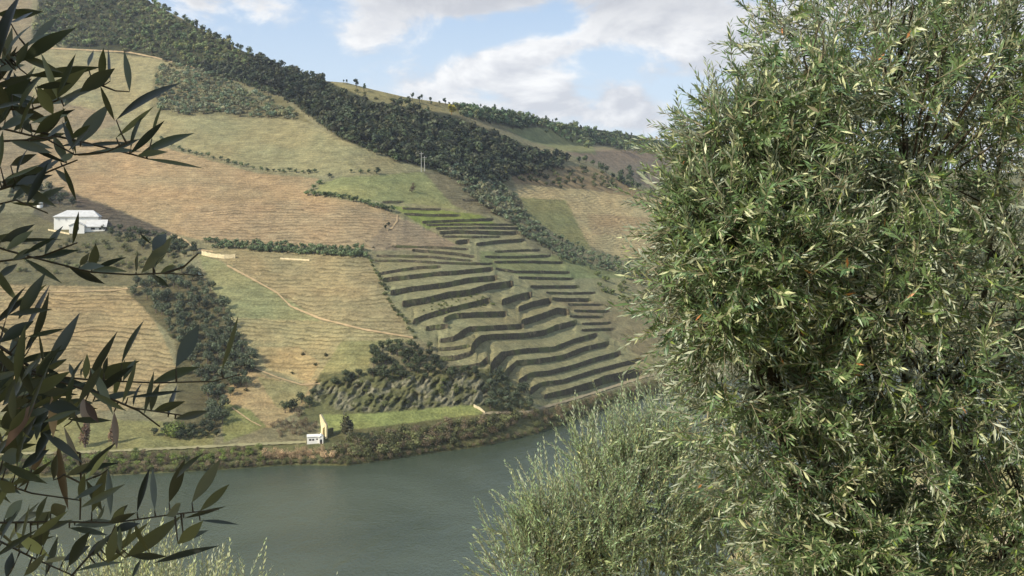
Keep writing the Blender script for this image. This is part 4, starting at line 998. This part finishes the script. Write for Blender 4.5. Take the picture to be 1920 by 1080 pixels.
olive('olive_tree', 'pale olive shoots of a low tree at the bottom left, behind the dark leaves', (-2.1, 7.2, gz(-2.1, 7.2)), TC, 700, 13, .044, .0110, (.25, .5), 1.1, (160, 166, 112), [(.08, (205, 205, 140))], seg=2, spacing=.022, twig_r=.0020, trunk_r=.06, ang=.6)

# dark olive at the left edge, close to the camera
LV = [(41,115,115,52,26),(0,110,16,-20,44),(55,143,192,125,18),(60,195,155,140,28),(150,172,216,128,26),(190,152,195,88,14),(207,152,208,92,14),(165,125,176,95,11),(243,172,236,92,13),(218,225,322,138,24),
 (140,275,205,195,26),(262,290,358,243,22),(285,260,296,190,7),(270,297,380,312,8),(143,290,120,200,10),(138,285,118,225,9),(245,280,256,205,12),(218,258,288,200,10),(40,265,125,250,14),(150,275,240,263,10),
 (145,292,235,278,7),(114,304,139,288,16),(20,310,62,290,16),(35,325,92,316,14),(55,275,118,305,8),(0,340,70,362,14),(20,380,82,386,8),(0,205,42,150,32),(0,245,62,208,22),(0,178,52,166,30),(30,132,0,62,22),
 (10,225,-5,150,24),(60,250,20,200,20),(80,230,140,205,12),(100,215,70,160,22),(120,200,165,150,22),(0,455,62,420,16),(0,452,102,447,7),(-5,522,33,497,18),(0,400,10,380,10),(172,505,180,458,18),(150,498,165,478,11),
 (172,508,226,498,14),(265,512,325,445,24),(286,470,312,430,22),(255,510,262,475,14),(262,437,280,457,5),(300,512,332,500,16),(290,505,300,470,12),(345,500,372,475,4),(370,512,382,518,8),(10,602,28,538,14),(35,598,76,516,22),
 (0,642,62,600,24),(45,622,104,536,20),(60,645,95,560,14),(85,697,147,589,22),(50,632,127,618,10),(82,690,80,620,9),(228,682,262,595,16),(165,712,212,636,14),(165,712,260,678,24),(330,688,373,608,27),(415,695,450,593,10),
 (285,718,372,686,22),(315,782,332,722,18),(283,772,291,722,15),(250,762,256,712,11),(328,786,392,770,14),(138,708,130,685,9),(152,708,150,690,8),(195,700,200,670,9),(240,745,350,735,9),(300,770,350,750,8),(172,960,206,876,22),(203,880,208,967,12),
 (257,960,281,876,16),(290,957,284,880,12),(317,942,346,862,20),(330,898,366,848,14),(360,942,413,860,22),(375,958,431,906,16),(312,967,341,945,24),(345,972,426,948,7),(375,976,448,979,7),(334,1020,380,978,22),(345,1012,387,993,10),
 (234,1046,334,978,26),(288,1056,397,1020,12),(85,1080,112,1008,15),(213,982,233,950,18),(180,976,201,946,14),(226,1036,222,985,10),(232,1028,249,985,6),(95,962,132,944,28),(8,972,46,935,20),(12,1085,24,1032,16),
 (45,1080,82,1043,14),(175,1042,201,1003,12),(248,1085,267,1048,14),(128,1062,168,996,26),(100,900,112,850,20),(60,985,100,958,18),(140,985,225,975,16),(130,990,200,1000,12),(0,700,45,660,30),(5,760,60,700,34),(0,800,50,770,34),
 (20,840,70,790,30),(60,800,100,760,30),(0,720,60,735,30),(80,760,150,770,26),(100,800,60,860,26),(0,860,50,850,30),(40,880,90,840,24),(0,900,30,930,22),(60,740,120,700,22),(90,690,130,740,20),(110,745,150,785,26),(150,750,190,690,16),(170,690,215,765,16)]
LP = [(30, 998, 91, 1046, 24), (165, 897, 203, 844, 10), (150, 905, 190, 872, 9), (0, 165, 26, 155, 9), (60, 880, 78, 905, 8)]
LDRY = [(56,688,30,792,20),(66,754,3,838,22),(97,742,101,822,17),(155,745,166,800,18),(110,828,124,958,26),(86,812,60,902,18),(160,752,184,792,14),(214,772,219,842,12),(120,800,150,880,10),(40,660,50,750,16)]
LT_ = [[(-60,235),(0,240),(90,262),(140,290),(200,285),(245,265)],[(60,245),(150,265),(250,290),(278,298)],[(0,355),(50,340),(100,318),(145,300)],[(-40,500),(0,490),(80,480),(145,455)],[(-30,455),(15,470),(90,490),(170,510),(245,515),(310,512),(382,517)],
 [(310,512),(345,500),(372,475)],[(-30,640),(0,650),(60,690),(110,745),(150,790)],[(-30,672),(0,680),(100,705),(165,712),(290,718),(400,715),(450,702)],[(190,740),(260,770),(300,800)],[(60,700),(160,730),(250,765),(350,780)],
 [(-40,980),(0,980),(100,978),(215,980),(320,965),(410,955)],[(-30,1000),(0,1015),(60,1045),(150,1085)],[(-30,895),(0,905),(60,925),(150,938)],[(130,1085),(160,1050),(210,1000),(216,985)],[(-40,150),(0,130),(30,100),(60,80)],[(-30,390),(30,375),(90,400)],
 [(0,265),(60,262),(110,255)],[(120,890),(150,905),(175,895)],[(150,850),(152,905),(150,975)],[(-30,205),(60,205),(130,180),(190,160)]]
def left_olive():
    rs = np.random.RandomState(5); bs = np.array([-1.9, 1.5, gz(-1.9, 1.5)])
    blobs = [(-1.12, .80, CH + .60, .50), (-1.10, .78, CH + .12, .46), (-1.25, .8, CH + 1.05, .5), (-1.8, 1.2, CH + .4, .7), (-1.15, .8, CH - .35, .42), (-.98, 1.35, CH + .18, .15), (-.98, 1.4, CH - .28, .14), (-1.6, .6, CH + 1.0, .5)]  # crown masses out of view, placed sunward to shade the near leaves
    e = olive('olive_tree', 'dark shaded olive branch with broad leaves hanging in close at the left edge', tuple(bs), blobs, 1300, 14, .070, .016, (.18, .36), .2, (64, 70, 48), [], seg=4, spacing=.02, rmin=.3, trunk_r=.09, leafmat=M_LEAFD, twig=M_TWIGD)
    def traced(L, cols, nm, mat, curl=.12, seed=1):
        r2 = np.random.RandomState(seed); B = []; D = []; Nn = []; LL = []; WW = []; C = []
        for (x0, y0, x1, y1, w) in L:
            d = r2.uniform(1.25, 1.6); d2 = d * (1 + r2.uniform(-.025, .025)); a = P(x0, y0, d); b = P(x1, y1, d2); B.append(a); D.append(b - a); LL.append(np.linalg.norm(b - a)); WW.append(w * d / F * 1.04)
            Nn.append(np.array([r2.uniform(-.9, .9), -1, r2.uniform(-.5, .9)])); c = cols[r2.randint(len(cols))]; C.append(np.array(lin(*c)) * r2.uniform(.75, 1.25))
        V, Q, per = leaves(r2, np.array(B), np.array(D), np.array(Nn), np.array(LL), np.array(WW), 9, bend=curl, fold=.25)
        obj(nm, mesh_data(nm, V - bs, Q, mat, np.repeat(np.array(C), per, 0), True), e)
    rx = np.random.RandomState(77); extra = []
    for l in LT_:
        for (x0, y0), (x1, y1) in zip(l[:-1], l[1:]):
            for q in range(2 if x0 < 130 else 1):
                if x0 > 260: continue
                t = rx.uniform(); x = x0 + (x1 - x0) * t; y = y0 + (y1 - y0) * t; up = rx.choice([-1, 1], p=[.72, .28]); an = rx.uniform(.15, 1.5); Lh = rx.uniform(45, 95)
                extra.append((x, y, x + math.cos(an) * Lh, y + up * math.sin(an) * Lh, rx.uniform(9, 17)))
    for (cx, cy, rx_, ry_, n) in ((0, 80, 14, 80, 6), (10, 200, 30, 50, 14), (60, 190, 50, 30, 6), (20, 345, 40, 40, 9), (0, 610, 20, 50, 5), (15, 740, 50, 60, 44), (60, 790, 50, 50, 22), (10, 860, 50, 40, 10), (50, 1030, 80, 40, 8), (190, 1040, 70, 30, 5), (170, 745, 60, 25, 5)):
        for q in range(n):
            x, y = cx + rx.normal() * rx_ * .7, cy + rx.normal() * ry_ * .6; an = rx.uniform(-.6, 1.9); Lh = rx.uniform(50, 100)
            extra.append((x, y, x + math.cos(an) * Lh, y - math.sin(an) * Lh, rx.uniform(11, 19)))
    traced(LV + extra, [(72, 78, 54), (58, 64, 46), (76, 80, 54), (96, 100, 68), (54, 58, 44), (82, 86, 68)], 'near_leaves', M_LEAFD, .22, 2)  # dark leaf tones include the shade on this branch
    traced(LP, [(176, 182, 132), (160, 168, 120)], 'pale_leaves', M_LEAFD, .05, 3)  # pale colour paints the sunlight on the first of these leaves
    traced(LDRY, [(112, 90, 76), (140, 122, 106), (96, 78, 66), (150, 142, 126)], 'dry_leaves', M_LEAFD, .15, 4)
    m = MB(); segs = [(np.array(a, float), np.array(b, float)) for l in LT_ for a, b in zip(l[:-1], l[1:])]
    for (x0, y0, x1, y1, w) in LV + extra + LDRY + LP:
        p0 = np.array([x0, y0], float); best = None
        for a, b in segs:
            t = np.clip(np.dot(p0 - a, b - a) / np.dot(b - a, b - a), 0, 1); q = a + (b - a) * t; dd = np.linalg.norm(q - p0)
            if best is None or dd < best[0]: best = (dd, q)
        if 3 < best[0] < 60:
            q = best[1]; mdl = (p0 + q) / 2 + np.array([0, best[0] * .08])
            m.tube([P(p0[0], p0[1], 1.42) - bs, P(mdl[0], mdl[1], 1.42) - bs, P(q[0], q[1], 1.42) - bs], [.0007, .0010, .0014], 4)
    for l in LT_:
        d = rs.uniform(1.35, 1.5); n = len(l); w = 8.0 if l[0][1] in (640,) else 5.0
        m.tube([P(x, y, d * (1 + .02 * math.sin(i + d * 9))) - bs for i, (x, y) in enumerate(l)], [w * .5 * d / F * (1 - .6 * i / n) for i in range(n)], 6)
    for y0, yy in ((240, .18), (480, .05), (660, -.1), (980, -.3), (130, .3), (900, -.25)):
        p = P(-50, y0, 1.42); q = np.array([-1.25, 1.15, CH + yy]); m.tube([q - bs, (q + p) / 2 + (0, 0, .03) - bs, p - bs], [.006, .004, .0025], 6)
    m.build('near_twigs', M_TWIGD, e, True)
left_olive()

# ------------------------------------------------------------------ air
def haze():
    m, N = mat_new('air'); v = N.n('ShaderNodeVolumePrincipled', {'Color': (.80, .87, 1.0, 1), 'Density': 0.00008, 'Anisotropy': 0.2})
    m.node_tree.links.new(v.outputs[0], N.n('ShaderNodeOutputMaterial').inputs['Volume'])
    b = MB(); b.box((-3500, -250, -17), (4200, 5200, 620)); tag(b.build('haze', m), 'thin pale bluish air over the valley', None, None, 'stuff')
haze()
